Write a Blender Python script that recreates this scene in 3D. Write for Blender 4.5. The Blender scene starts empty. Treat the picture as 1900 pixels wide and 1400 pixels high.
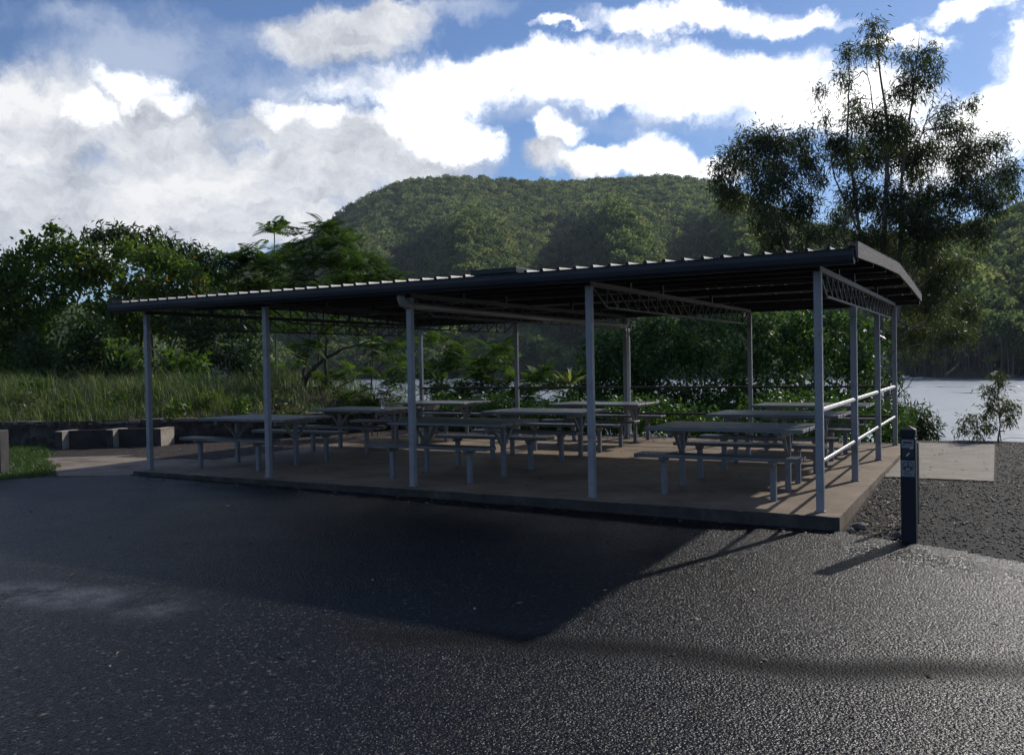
import bpy, math, random
import numpy as np
from mathutils import Vector, Matrix

C = bpy.context.scene
LINK = C.collection
rng = np.random.default_rng(7)
random.seed(7)

# ------------------------------------------------------------------ camera
F, CAMX, CAMY, CAMZ, YAW, PITCH, ROLL = 1627.758, 1.542, -9.042, 1.530, -0.5055, -0.0167, -0.0187
def cam_axes():
    f = np.array([math.sin(YAW)*math.cos(PITCH), math.cos(YAW)*math.cos(PITCH), math.sin(PITCH)])
    r = np.array([math.cos(YAW), -math.sin(YAW), 0.0]); u = np.cross(r, f)
    return r*math.cos(ROLL)+u*math.sin(ROLL), -r*math.sin(ROLL)+u*math.cos(ROLL), f
CR, CU, CF = cam_axes()
CO = np.array([CAMX, CAMY, CAMZ])
def ray(u, v):                      # viewing ray per metre of depth
    return CF + CR*(u-950)/F - CU*(v-700)/F
def W(u, v, d):                     # where a sighted point stands, d metres away
    return CO + ray(u, v)*d
cam = bpy.data.cameras.new('camera'); cam_o = bpy.data.objects.new('camera', cam); LINK.objects.link(cam_o)
cam.sensor_width = 36; cam.lens = F/1900*36; cam.clip_start = .05; cam.clip_end = 6000
m = Matrix.Identity(4)
for i in range(3):
    m[i][0], m[i][1], m[i][2], m[i][3] = CR[i], CU[i], -CF[i], CO[i]
cam_o.matrix_world = m
C.camera = cam_o

# ------------------------------------------------------------------ render, light
C.render.engine = 'CYCLES'
C.cycles.use_denoising = True
C.cycles.use_adaptive_sampling = True
C.cycles.adaptive_threshold = .015
C.cycles.max_bounces = 7; C.cycles.diffuse_bounces = 3; C.cycles.glossy_bounces = 3
C.cycles.transmission_bounces = 5; C.cycles.transparent_max_bounces = 8; C.cycles.volume_bounces = 0
C.view_settings.view_transform = 'Standard'; C.view_settings.look = 'None'
C.view_settings.exposure = 0.0; C.view_settings.gamma = 1.0; C.view_settings.use_curve_mapping = False

SUN = Vector((0.49, 1.55, 1.0)).normalized()        # towards the sun
SUN_EL = math.asin(SUN.z); SUN_AZ = math.atan2(SUN.x, SUN.y)
sl = bpy.data.lights.new('sun', 'SUN'); so = bpy.data.objects.new('sun', sl); LINK.objects.link(so)
sl.energy = 3.3; sl.angle = math.radians(.9); sl.color = (1.0, .935, .85)
so.rotation_euler = SUN.to_track_quat('Z', 'Y').to_euler(); so.location = (10, 30, 40)

# ------------------------------------------------------------------ sky and clouds
world = bpy.data.worlds.new('World'); C.world = world; world.use_nodes = True
nt = world.node_tree; nt.nodes.clear()
def nd(t, typ, **kw):
    n = t.nodes.new(typ)
    for k, v in kw.items():
        if k == 'inp':
            for a, b in v.items(): n.inputs[a].default_value = b
        else: setattr(n, k, v)
    return n
def mth(t, op, a, b=None, clamp=False):
    n = t.nodes.new('ShaderNodeMath'); n.operation = op; n.use_clamp = clamp
    for i, x in enumerate((a, b)):
        if x is None: continue
        if isinstance(x, (int, float)): n.inputs[i].default_value = x
        else: t.links.new(x, n.inputs[i])
    return n.outputs[0]
def build_sky():
    t = nt; L = t.links.new
    out = nd(t, 'ShaderNodeOutputWorld')
    bg = nd(t, 'ShaderNodeBackground'); bg.inputs[1].default_value = 0.10
    sky = nd(t, 'ShaderNodeTexSky', sky_type='NISHITA', sun_disc=False, sun_elevation=SUN_EL, sun_rotation=SUN_AZ,
             altitude=300, air_density=1.0, dust_density=.35, ozone_density=3.0)
    tn = nd(t, 'ShaderNodeMix', data_type='RGBA', blend_type='MULTIPLY'); tn.inputs[0].default_value = 1; tn.inputs[7].default_value = (.74, .86, 1.06, 1)
    L(sky.outputs[0], tn.inputs[6]); L(tn.outputs[2], bg.inputs[0])
    co = nd(t, 'ShaderNodeTexCoord')
    n1 = nd(t, 'ShaderNodeTexNoise', inp={'Scale': 5.0, 'Detail': 7.0, 'Roughness': .62})
    L(co.outputs['Generated'], n1.inputs['Vector'])
    n2 = nd(t, 'ShaderNodeTexNoise', inp={'Scale': 16.0, 'Detail': 8.0, 'Roughness': .62})
    L(co.outputs['Generated'], n2.inputs['Vector'])
    def warp(src, amt):
        sub = nd(t, 'ShaderNodeVectorMath', operation='SUBTRACT'); sub.inputs[1].default_value = (.5, .5, .5)
        L(src.outputs['Color'], sub.inputs[0])
        sc = nd(t, 'ShaderNodeVectorMath', operation='SCALE'); sc.inputs['Scale'].default_value = amt
        L(sub.outputs[0], sc.inputs[0]); return sc.outputs[0]
    a1 = nd(t, 'ShaderNodeVectorMath', operation='ADD'); L(co.outputs['Generated'], a1.inputs[0]); L(warp(n1, .11), a1.inputs[1])
    a2 = nd(t, 'ShaderNodeVectorMath', operation='ADD'); L(a1.outputs[0], a2.inputs[0]); L(warp(n2, .06), a2.inputs[1])
    P = a2.outputs[0]
    def blob(u, v, ru, rv, tilt, w):
        d = ray(u, v); dl = np.linalg.norm(d); d = d/dl
        X = Vector(CR); Zv = Vector(CU); dv = Vector(d)
        X = (X - dv*X.dot(dv)).normalized(); Zv = X.cross(dv).normalized()
        R = Matrix((X, dv, Zv)).transposed() @ Matrix.Rotation(math.radians(tilt), 3, 'Y')
        mp = nd(t, 'ShaderNodeMapping', vector_type='TEXTURE')
        mp.inputs['Location'].default_value = d; mp.inputs['Rotation'].default_value = R.to_euler()
        mp.inputs['Scale'].default_value = (ru/F/dl, .5, rv/F/dl)
        L(P, mp.inputs[0])
        ln = nd(t, 'ShaderNodeVectorMath', operation='LENGTH'); L(mp.outputs[0], ln.inputs[0])
        return mth(t, 'MULTIPLY', mth(t, 'SUBTRACT', 1.0, ln.outputs['Value']), w)
    def union(bl):
        r = None
        for b in bl:
            v = blob(*b)
            if r is None: r = v
            else:
                n = nd(t, 'ShaderNodeMath', operation='SMOOTH_MAX'); L(r, n.inputs[0]); L(v, n.inputs[1]); n.inputs[2].default_value = .12; r = n.outputs[0]
        return r
    white = [(1080,148,440,54,0,1.2),(1330,155,240,62,-4,1.1),(800,170,230,42,0,.8),(1560,190,220,60,0,1),(1260,42,200,32,-6,.9),(1450,32,120,18,-4,.8),
             (1040,72,60,12,0,.8),(1800,22,60,26,-12,1),(1895,55,36,10,0,.8),(1690,72,80,15,0,.8),(1860,215,150,70,0,1.2),(1750,270,140,80,0,1),
             (1190,288,90,44,0,1.1),(1260,290,50,34,0,1),(1100,300,90,30,0,1),(1340,312,60,26,0,1),(1020,255,50,30,0,.9),(1980,150,150,120,0,1),
             (760,225,110,42,0,1),(245,160,70,30,0,.75),(150,205,60,26,0,.6),(520,215,60,24,0,.65),(610,222,50,24,0,.6),(330,190,50,24,0,.5),(840,268,66,42,0,1.1)]
    grey = [(640,60,150,62,0,1),(730,40,110,50,0,1),(60,235,190,110,0,1.1),(240,215,90,55,0,1),(310,270,180,100,0,1),(520,240,110,46,0,1),(640,260,180,66,0,1),
            (420,340,360,90,0,1.2),(720,310,180,46,0,1),(100,370,330,100,0,1.2),(330,430,420,76,0,1.2),(990,300,70,34,0,1),(1060,310,80,34,0,1),
            (-300,300,400,220,0,1),(540,60,60,24,0,.6)]
    mw = union(white); mg = union(grey)
    wisp = [(250,110,330,90,-6,.8),(100,40,200,40,0,.7),(120,190,260,50,-8,.7),(520,160,330,70,0,.7),(960,215,200,40,0,.7),(700,150,200,50,0,.7),(1180,225,180,26,0,.6),(200,60,260,26,0,.5),(860,20,140,26,0,.7),(1480,235,160,40,0,.5)]
    mwi = union(wisp)
    fb = nd(t, 'ShaderNodeTexNoise', inp={'Scale': 10.0, 'Detail': 12.0, 'Roughness': .66}); L(P, fb.inputs['Vector'])
    fbm = mth(t, 'SUBTRACT', fb.outputs['Fac'], .5)
    def ramp(x, lo, hi):
        n = nd(t, 'ShaderNodeMapRange', interpolation_type='SMOOTHSTEP'); n.inputs[1].default_value = lo; n.inputs[2].default_value = hi; L(x, n.inputs[0]); return n.outputs[0]
    kw = ramp(mth(t, 'ADD', mw, mth(t, 'MULTIPLY', fbm, 1.6)), -.20, .64)
    kg = ramp(mth(t, 'ADD', mg, mth(t, 'MULTIPLY', fbm, 1.3)), -.16, .52)
    kx = mth(t, 'MULTIPLY', ramp(mth(t, 'ADD', mwi, mth(t, 'MULTIPLY', fbm, 1.6)), -.1, .9), .66)
    # clouds all round the rest of the sky
    gen = nd(t, 'ShaderNodeTexNoise', inp={'Scale': 2.1, 'Detail': 9.0, 'Roughness': .6}); L(co.outputs['Generated'], gen.inputs['Vector'])
    dp = nd(t, 'ShaderNodeVectorMath', operation='DOT_PRODUCT'); dp.inputs[1].default_value = tuple(CF); L(co.outputs['Generated'], dp.inputs[0])
    away = ramp(dp.outputs['Value'], .80, .62)
    ka = mth(t, 'MULTIPLY', ramp(gen.outputs['Fac'], .53, .66), away)
    # grey modelling inside the grey clouds
    gn = nd(t, 'ShaderNodeTexNoise', inp={'Scale': 8.5, 'Detail': 12.0, 'Roughness': .64}); 
    mpv = nd(t, 'ShaderNodeMapping'); mpv.inputs['Location'].default_value = (3.1, 1.7, .4); mpv.inputs['Scale'].default_value = (1, 1, 1.9); L(P, mpv.inputs[0]); L(mpv.outputs[0], gn.inputs['Vector'])
    cr = nd(t, 'ShaderNodeValToRGB'); L(gn.outputs['Fac'], cr.inputs[0])
    e = cr.color_ramp.elements
    e[0].position = .34; e[0].color = (.44, .47, .54, 1); e[1].position = .62; e[1].color = (.98, .99, 1.0, 1)
    x = e.new(.47); x.color = (.70, .73, .79, 1)
    wr = nd(t, 'ShaderNodeValToRGB'); L(gn.outputs['Fac'], wr.inputs[0])
    e = wr.color_ramp.elements
    e[0].position = .28; e[0].color = (.95, .98, 1.03, 1); e[1].position = .50; e[1].color = (1.85, 1.84, 1.82, 1)
    def emis(colout=None, col=None, s=1.0):
        b = nd(t, 'ShaderNodeBackground'); b.inputs[1].default_value = s
        if colout is not None: L(colout, b.inputs[0])
        else: b.inputs[0].default_value = col
        return b.outputs[0]
    def mix(f, a, b):
        n = nd(t, 'ShaderNodeMixShader'); L(f, n.inputs[0]); L(a, n.inputs[1]); L(b, n.inputs[2]); return n.outputs[0]
    s = mix(ka, bg.outputs[0], emis(cr.outputs[0], s=.7))
    s = mix(kx, s, emis(col=(.62, .70, .85, 1)))
    s = mix(kg, s, emis(cr.outputs[0], s=1.0))
    s = mix(kw, s, emis(wr.outputs[0], s=1.0))
    kn = ramp(mth(t, 'ADD', union([(1750,-260,560,170,0,1),(2300,60,420,300,0,1),(2500,-500,700,420,0,1)]), mth(t, 'MULTIPLY', fbm, 1.4)), -.1, .5)  # unseen bright clouds beyond the frame, added to brighten lake and road reflections
    s = mix(kn, s, emis(col=(2.6, 2.54, 2.44, 1)))
    L(s, out.inputs[0])
build_sky()

# ------------------------------------------------------------------ materials
MATS = {}
def new_mat(name):
    m = bpy.data.materials.new(name); m.use_nodes = True; t = m.node_tree; t.nodes.clear()
    o = nd(t, 'ShaderNodeOutputMaterial'); p = nd(t, 'ShaderNodeBsdfPrincipled'); t.links.new(p.outputs[0], o.inputs[0])
    MATS[name] = m
    return m, t, p, o
def rampnode(t, src, stops):
    cr = nd(t, 'ShaderNodeValToRGB'); t.links.new(src, cr.inputs[0]); e = cr.color_ramp.elements
    e[0].position, e[0].color = stops[0][0], (*stops[0][1], 1); e[1].position, e[1].color = stops[-1][0], (*stops[-1][1], 1)
    for p, c in stops[1:-1]:
        x = e.new(p); x.color = (*c, 1)
    return cr.outputs[0]
def noise(t, scale, detail=4, rough=.55, vec=None, coord='Object', stretch=None):
    if vec is None:
        vec = nd(t, 'ShaderNodeTexCoord').outputs[coord]
        oi = nd(t, 'ShaderNodeObjectInfo'); ad = nd(t, 'ShaderNodeVectorMath', operation='ADD'); sc = nd(t, 'ShaderNodeVectorMath', operation='SCALE')
        sc.inputs[0].default_value = (37, 53, 19); t.links.new(oi.outputs['Random'], sc.inputs['Scale']); t.links.new(vec, ad.inputs[0]); t.links.new(sc.outputs[0], ad.inputs[1]); vec = ad.outputs[0]
    if stretch:
        mp = nd(t, 'ShaderNodeMapping'); mp.inputs['Scale'].default_value = stretch; t.links.new(vec, mp.inputs[0]); vec = mp.outputs[0]
    n = nd(t, 'ShaderNodeTexNoise', inp={'Scale': scale, 'Detail': detail, 'Roughness': rough}); t.links.new(vec, n.inputs['Vector'])
    return n.outputs['Fac']
def bump(t, p, h, strength, dist):
    b = nd(t, 'ShaderNodeBump'); b.inputs['Strength'].default_value = strength; b.inputs['Distance'].default_value = dist
    t.links.new(h, b.inputs['Height']); t.links.new(b.outputs[0], p.inputs['Normal']); return b
def mat_noise(name, stops, scale=8, rough=.7, detail=5, bs=.3, bd=.01, metal=0, spec=.5, stretch=None, rvar=.1):
    m, t, p, o = new_mat(name)
    n = noise(t, scale, detail, .6, stretch=stretch)
    t.links.new(rampnode(t, n, stops), p.inputs['Base Color'])
    n2 = noise(t, scale*6, 4, .6, stretch=stretch)
    t.links.new(mth(t, 'ADD', mth(t, 'MULTIPLY', n2, rvar*2), rough-rvar), p.inputs['Roughness'])
    p.inputs['Metallic'].default_value = metal; p.inputs['Specular IOR Level'].default_value = spec
    if bs: bump(t, p, n2, bs, bd)
    return m
mat_noise('painted_steel', [(.3, (.20,.21,.235)), (.55, (.26,.265,.285)), (.68, (.18,.18,.185)), (.76, (.11,.075,.055))], 5, .42, bs=.08, bd=.002)
mat_noise('galvanised', [(.3, (.30,.31,.32)), (.7, (.46,.47,.48))], 9, .34, bs=.05, bd=.002, metal=.75)
mat_noise('rail_tube', [(.3, (.28,.29,.31)), (.7, (.40,.41,.42))], 9, .33, bs=.03, bd=.002, metal=.9)
mat_noise('roof_sheet', [(.3, (.15,.15,.15)), (.55, (.24,.235,.23)), (.75, (.10,.095,.09))], 6, .5, bs=.05, bd=.002, metal=.25, stretch=(3,.4,1))
mat_noise('gutter_paint', [(.3, (.018,.020,.025)), (.7, (.036,.039,.046))], 3, .45, spec=.3, bs=.05, bd=.002, stretch=(.4,1,1))
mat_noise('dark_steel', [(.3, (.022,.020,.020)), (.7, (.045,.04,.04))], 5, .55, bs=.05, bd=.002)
mat_noise('weathered_board', [(.25, (.06,.047,.040)), (.5, (.17,.145,.128)), (.75, (.27,.235,.21))], 5, .75, bs=.5, bd=.006, stretch=(4,.5,16))
mat_noise('pipe_plastic', [(.3, (.26,.245,.23)), (.7, (.36,.34,.32))], 4, .45, bs=.03, bd=.002)
mat_noise('white_plastic', [(.3, (.62,.60,.56)), (.7, (.74,.72,.68))], 5, .4, bs=.02, bd=.002)
mat_noise('table_plank', [(.25, (.075,.08,.085)), (.5, (.13,.135,.14)), (.75, (.20,.20,.20))], 4, .33, bs=.3, bd=.003, stretch=(.7,14,14), rvar=.12)
mat_noise('bench_plank', [(.25, (.055,.058,.065)), (.5, (.10,.105,.11)), (.75, (.17,.17,.17))], 4, .36, bs=.3, bd=.003, stretch=(.7,14,14), rvar=.12)
mat_noise('leg_paint', [(.3, (.11,.125,.145)), (.55, (.17,.18,.20)), (.8, (.13,.125,.12))], 6, .5, bs=.2, bd=.003, stretch=(4,4,1))
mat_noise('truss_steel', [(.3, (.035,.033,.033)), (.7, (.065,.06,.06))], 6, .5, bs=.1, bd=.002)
mat_noise('brace_timber', [(.3, (.15,.135,.12)), (.6, (.25,.225,.2)), (.8, (.19,.17,.15))], 6, .65, bs=.3, bd=.003, stretch=(6,6,1))
mat_noise('pale_concrete', [(.3, (.185,.158,.122)), (.55, (.26,.225,.178)), (.75, (.31,.272,.222))], 3.5, .85, bs=.25, bd=.004, detail=8)
mat_noise('path_concrete', [(.3, (.11,.082,.058)), (.5, (.24,.19,.14)), (.75, (.32,.26,.20))], 2.2, .9, bs=.4, bd=.006, detail=8)
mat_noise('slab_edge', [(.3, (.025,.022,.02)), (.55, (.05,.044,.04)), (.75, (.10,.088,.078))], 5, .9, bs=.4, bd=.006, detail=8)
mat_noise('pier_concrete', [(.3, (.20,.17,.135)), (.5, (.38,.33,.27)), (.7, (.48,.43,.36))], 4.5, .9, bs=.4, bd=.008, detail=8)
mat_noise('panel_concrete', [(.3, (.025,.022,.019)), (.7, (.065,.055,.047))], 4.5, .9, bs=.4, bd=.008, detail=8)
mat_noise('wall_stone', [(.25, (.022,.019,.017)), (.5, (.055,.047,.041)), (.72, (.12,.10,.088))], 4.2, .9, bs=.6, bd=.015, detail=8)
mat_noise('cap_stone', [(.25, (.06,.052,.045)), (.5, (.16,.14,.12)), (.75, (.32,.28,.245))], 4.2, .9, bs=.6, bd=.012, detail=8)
mat_noise('bollard_black', [(.3, (.010,.012,.019)), (.7, (.018,.021,.030))], 7, .62, spec=.25, bs=.25, bd=.003, stretch=(8,8,1))
mat_noise('stake_green', [(.3, (.035,.05,.042)), (.7, (.07,.085,.065))], 7, .6, bs=.25, bd=.003, stretch=(8,8,1))
mat_noise('post_timber', [(.3, (.035,.034,.035)), (.7, (.085,.08,.078))], 6, .8, bs=.5, bd=.004, stretch=(8,8,1))
mat_noise('sticker_grey', [(.3, (.16,.175,.205)), (.7, (.21,.225,.25))], 20, .35, bs=0)
mat_noise('sticker_ink', [(.3, (.012,.013,.02)), (.7, (.022,.024,.03))], 20, .4, bs=0)
mat_noise('chrome_scrap', [(.3, (.75,.75,.75)), (.7, (.85,.85,.85))], 20, .3, bs=0)
mat_noise('rock', [(.3, (.05,.047,.044)), (.7, (.17,.16,.15))], 6, .85, bs=.6, bd=.02, detail=8)
mat_noise('bark_grey', [(.3, (.10,.085,.072)), (.55, (.19,.165,.145)), (.75, (.27,.245,.22))], 3.2, .85, bs=.5, bd=.02, stretch=(2,2,.6))
mat_noise('bark_dark', [(.3, (.035,.028,.022)), (.7, (.10,.085,.07))], 5, .9, bs=.5, bd=.02, stretch=(2,2,.6))
mat_noise('bark_pale', [(.3, (.07,.062,.055)), (.7, (.16,.15,.135))], 3, .8, bs=.2, bd=.02)
mat_noise('stem_green', [(.3, (.06,.075,.035)), (.7, (.14,.14,.07))], 5, .6, bs=.1)
mat_noise('foam', [(.3, (.78,.80,.80)), (.7, (.9,.9,.9))], 2, .7, bs=0)
mat_noise('hull_paint', [(.3, (.45,.46,.47)), (.7, (.6,.6,.6))], 4, .3, bs=0)

def leaf_mat(name, stops, trans=.45, rough=.42, tcol=(1.15, 1.35, .45), spec=.5):
    m = bpy.data.materials.new(name); m.use_nodes = True; t = m.node_tree; t.nodes.clear(); MATS[name] = m
    o = nd(t, 'ShaderNodeOutputMaterial'); p = nd(t, 'ShaderNodeBsdfPrincipled'); tr = nd(t, 'ShaderNodeBsdfTranslucent'); mx = nd(t, 'ShaderNodeMixShader')
    at = nd(t, 'ShaderNodeAttribute', attribute_name='tint')
    col = rampnode(t, at.outputs['Fac'], stops); L = t.links.new
    L(col, p.inputs['Base Color']); p.inputs['Roughness'].default_value = rough; p.inputs['Specular IOR Level'].default_value = spec
    mc = nd(t, 'ShaderNodeMix', data_type='RGBA', blend_type='MULTIPLY'); mc.inputs[0].default_value = 1
    L(col, mc.inputs[6]); mc.inputs[7].default_value = (*tcol, 1); L(mc.outputs[2], tr.inputs[0])
    mx.inputs[0].default_value = trans; L(p.outputs[0], mx.inputs[1]); L(tr.outputs[0], mx.inputs[2]); L(mx.outputs[0], o.inputs[0])
    return m
leaf_mat('gum_leaf', [(0, (.034,.046,.024)), (.6, (.065,.082,.040)), (.93, (.11,.118,.055)), (1, (.16,.09,.045))], .45, .5, spec=.35)
leaf_mat('broad_leaf', [(0, (.034,.066,.016)), (.55, (.078,.13,.028)), (.9, (.13,.185,.04)), (.97, (.18,.17,.04)), (1, (.2,.18,.04))], .52, .5, spec=.3)
leaf_mat('yellowing_leaf', [(0, (.036,.068,.016)), (.5, (.09,.14,.03)), (.84, (.15,.19,.042)), (.90, (.34,.20,.035)), (1, (.42,.20,.035))], .52, .5, spec=.3)
leaf_mat('dark_leaf', [(0, (.020,.038,.015)), (.6, (.038,.068,.022)), (1, (.075,.115,.035))], .4, .5, spec=.3)
leaf_mat('feather_leaf', [(0, (.028,.058,.014)), (.6, (.065,.115,.026)), (1, (.12,.17,.04))], .52, .55, spec=.3)
leaf_mat('vine_leaf', [(0, (.018,.040,.013)), (.6, (.055,.112,.028)), (.93, (.125,.20,.045)), (1, (.18,.20,.07))], .45, .42)
leaf_mat('willow_leaf', [(0, (.025,.038,.014)), (.6, (.045,.062,.022)), (.94, (.08,.09,.035)), (1, (.16,.10,.05))], .35, .4)
leaf_mat('sapling_leaf', [(0, (.055,.070,.035)), (.6, (.10,.115,.055)), (.85, (.15,.15,.08)), (1, (.20,.11,.06))], .4, .4)
leaf_mat('tall_grass_blade', [(0, (.034,.056,.018)), (.45, (.070,.105,.032)), (.78, (.13,.155,.06)), (.87, (.28,.27,.17)), (1, (.46,.44,.34))], .5, .5)
leaf_mat('lawn_blade', [(0, (.035,.075,.014)), (.6, (.065,.125,.022)), (1, (.14,.18,.05))], .4, .5)
leaf_mat('litter_leaf', [(0, (.07,.045,.028)), (.5, (.17,.12,.075)), (.9, (.33,.27,.2)), (1, (.55,.5,.42))], .05, .7)

# hillside forest
def forest_mat(name, a, b, c):
    m, t, p, o = new_mat(name)
    oi = nd(t, 'ShaderNodeObjectInfo'); at = nd(t, 'ShaderNodeAttribute', attribute_name='tint')
    f = mth(t, 'ADD', mth(t, 'MULTIPLY', oi.outputs['Random'], .65), mth(t, 'MULTIPLY', at.outputs['Fac'], .35))
    t.links.new(rampnode(t, f, [(.1, a), (.55, b), (.95, c)]), p.inputs['Base Color'])
    p.inputs['Roughness'].default_value = .75; p.inputs['Specular IOR Level'].default_value = .15
    tr = nd(t, 'ShaderNodeBsdfTranslucent'); t.links.new(p.inputs['Base Color'].links[0].from_socket, tr.inputs[0])
    mx = nd(t, 'ShaderNodeMixShader'); mx.inputs[0].default_value = .68
    t.links.new(p.outputs[0], mx.inputs[1]); t.links.new(tr.outputs[0], mx.inputs[2]); t.links.new(mx.outputs[0], o.inputs[0])
forest_mat('forest_leaf', (.045,.085,.032), (.155,.225,.066), (.33,.35,.11))
mat_noise('hill_soil', [(.3, (.030,.034,.016)), (.7, (.055,.055,.026))], .02, .95, bs=0)

# ------------------------------------------------------------------ mesh helpers
def mesh_obj(name, V, Fc, mat, parent=None, tint=None, smooth=False, loc=None):
    me = bpy.data.meshes.new(name)
    V = np.asarray(V, dtype=np.float32)
    if isinstance(Fc, np.ndarray) and Fc.ndim == 2:
        n, k = Fc.shape
        me.vertices.add(len(V)); me.vertices.foreach_set('co', V.ravel())
        me.loops.add(n*k); me.loops.foreach_set('vertex_index', Fc.astype(np.int32).ravel())
        me.polygons.add(n); me.polygons.foreach_set('loop_start', np.arange(0, n*k, k, dtype=np.int32))
        me.update(calc_edges=True)
    else:
        me.from_pydata([tuple(map(float, v)) for v in V], [], [tuple(int(i) for i in f) for f in Fc]); me.update()
    if tint is not None:
        a = me.attributes.new('tint', 'FLOAT', 'FACE'); a.data.foreach_set('value', np.asarray(tint, np.float32))
    if smooth: me.polygons.foreach_set('use_smooth', np.ones(len(me.polygons), bool))
    mats = mat if isinstance(mat, (list, tuple)) else [mat]
    for q in mats: me.materials.append(MATS[q])
    o = bpy.data.objects.new(name, me); LINK.objects.link(o)
    if parent is not None: o.parent = parent
    if loc is not None: o.location = loc
    return o
def tag(o, label=None, cat=None, group=None, kind=None):
    if label: o['label'] = label
    if cat: o['category'] = cat
    if group: o['group'] = group
    if kind: o['kind'] = kind
    return o
def thing(name, label, cat, loc=(0,0,0), rz=0, group=None):
    o = bpy.data.objects.new(name, None); LINK.objects.link(o); o.location = loc; o.rotation_euler = (0,0,rz)
    o.empty_display_size = .2
    return tag(o, label, cat, group)
class MB:                                             # collects shapes for ONE mesh
    def __init__(s): s.V = []; s.F = []
    def add(s, V, Fc):
        n = len(s.V); s.V += [tuple(v) for v in V]; s.F += [tuple(i+n for i in f) for f in Fc]; return s
    def box(s, lo, hi, c=.0, rot=None, piv=None):
        (x0,y0,z0),(x1,y1,z1) = lo, hi
        if c <= 0:
            V = [(x0,y0,z0),(x1,y0,z0),(x1,y1,z0),(x0,y1,z0),(x0,y0,z1),(x1,y0,z1),(x1,y1,z1),(x0,y1,z1)]
            Fc = [(0,3,2,1),(4,5,6,7),(0,1,5,4),(1,2,6,5),(2,3,7,6),(3,0,4,7)]
        else:
            V = []; Fc = []
            c = min(c, (x1-x0)*.45, (y1-y0)*.45, (z1-z0)*.45)
            def ring(z, i):
                return [(x0+c+i*0,y0+i,z),(x1-c,y0+i,z),(x1-i,y0+c,z),(x1-i,y1-c,z),(x1-c,y1-i,z),(x0+c,y1-i,z),(x0+i,y1-c,z),(x0+i,y0+c,z)]
            def ring2(z):
                return [(x0+c,y0+c*.6,z),(x1-c,y0+c*.6,z),(x1-c*.6,y0+c,z),(x1-c*.6,y1-c,z),(x1-c,y1-c*.6,z),(x0+c,y1-c*.6,z),(x0+c*.6,y1-c,z),(x0+c*.6,y0+c,z)]
            for R_ in (ring2(z0), ring(z0+c*.6, 0), ring(z1-c*.6, 0), ring2(z1)): V += R_
            for k in range(3):
                for i in range(8): Fc.append((k*8+i, k*8+(i+1)%8, k*8+8+(i+1)%8, k*8+8+i))
            Fc.append(tuple(range(7,-1,-1))); Fc.append(tuple(range(24,32)))
        if rot is not None:
            pv = Vector(piv if piv else ((x0+x1)/2,(y0+y1)/2,(z0+z1)/2))
            V = [tuple(rot @ (Vector(v)-pv) + pv) for v in V]
        return s.add(V, Fc)
    def bar(s, a, b, w, h=None, up=(0,0,1)):          # square bar from a to b
        a = Vector(a); b = Vector(b); h = h or w; d = (b-a).normalized(); u = Vector(up)
        if abs(d.dot(u)) > .98: u = Vector((0,1,0))
        x = d.cross(u).normalized(); u = x.cross(d)
        V = [p + x*sx*w/2 + u*sz*h/2 for p in (a,b) for sx,sz in ((-1,-1),(1,-1),(1,1),(-1,1))]
        return s.add(V, [(3,2,1,0),(4,5,6,7),(0,1,5,4),(1,2,6,5),(2,3,7,6),(3,0,4,7)])
    def tube(s, pts, rad, n=10, cap=True):
        pts = [Vector(p) for p in pts]
        if isinstance(rad, (int, float)): rad = [rad]*len(pts)
        base = len(s.V); prev = None
        for i, p in enumerate(pts):
            d = (pts[min(i+1, len(pts)-1)] - pts[max(i-1, 0)]).normalized()
            if prev is None:
                x = d.orthogonal().normalized()
            else:
                x = (prev - d*prev.dot(d)); x = x.normalized() if x.length > 1e-6 else d.orthogonal().normalized()
            prev = x; y = d.cross(x)
            for k in range(n):
                a = 2*math.pi*k/n; s.V.append(tuple(p + (x*math.cos(a)+y*math.sin(a))*rad[i]))
        for i in range(len(pts)-1):
            for k in range(n):
                s.F.append((base+i*n+k, base+i*n+(k+1)%n, base+(i+1)*n+(k+1)%n, base+(i+1)*n+k))
        if cap:
            s.F.append(tuple(base+k for k in range(n-1,-1,-1))); s.F.append(tuple(base+(len(pts)-1)*n+k for k in range(n)))
        return s
    def lathe(s, prof, cen, n=16):
        base = len(s.V); cx, cy, cz = cen
        for r, z in prof:
            for k in range(n):
                a = 2*math.pi*k/n; s.V.append((cx+r*math.cos(a), cy+r*math.sin(a), cz+z))
        for i in range(len(prof)-1):
            for k in range(n): s.F.append((base+i*n+k, base+i*n+(k+1)%n, base+(i+1)*n+(k+1)%n, base+(i+1)*n+k))
        s.F.append(tuple(base+k for k in range(n-1,-1,-1))); s.F.append(tuple(base+(len(prof)-1)*n+k for k in range(n)))
        return s
    def build(s, name, mat, parent=None, smooth=False):
        return mesh_obj(name, s.V, s.F, mat, parent, smooth=smooth)
def copy_tree(o, parent=None):
    c = o.copy(); LINK.objects.link(c)
    if parent is not None: c.parent = parent
    for ch in [x for x in KIDS.get(o.name, [])]:
        d = copy_tree(ch, c); KIDS.setdefault(c.name, []).append(d)
    return c
KIDS = {}
def kid(o):
    KIDS.setdefault(o.parent.name, []).append(o); return o

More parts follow.
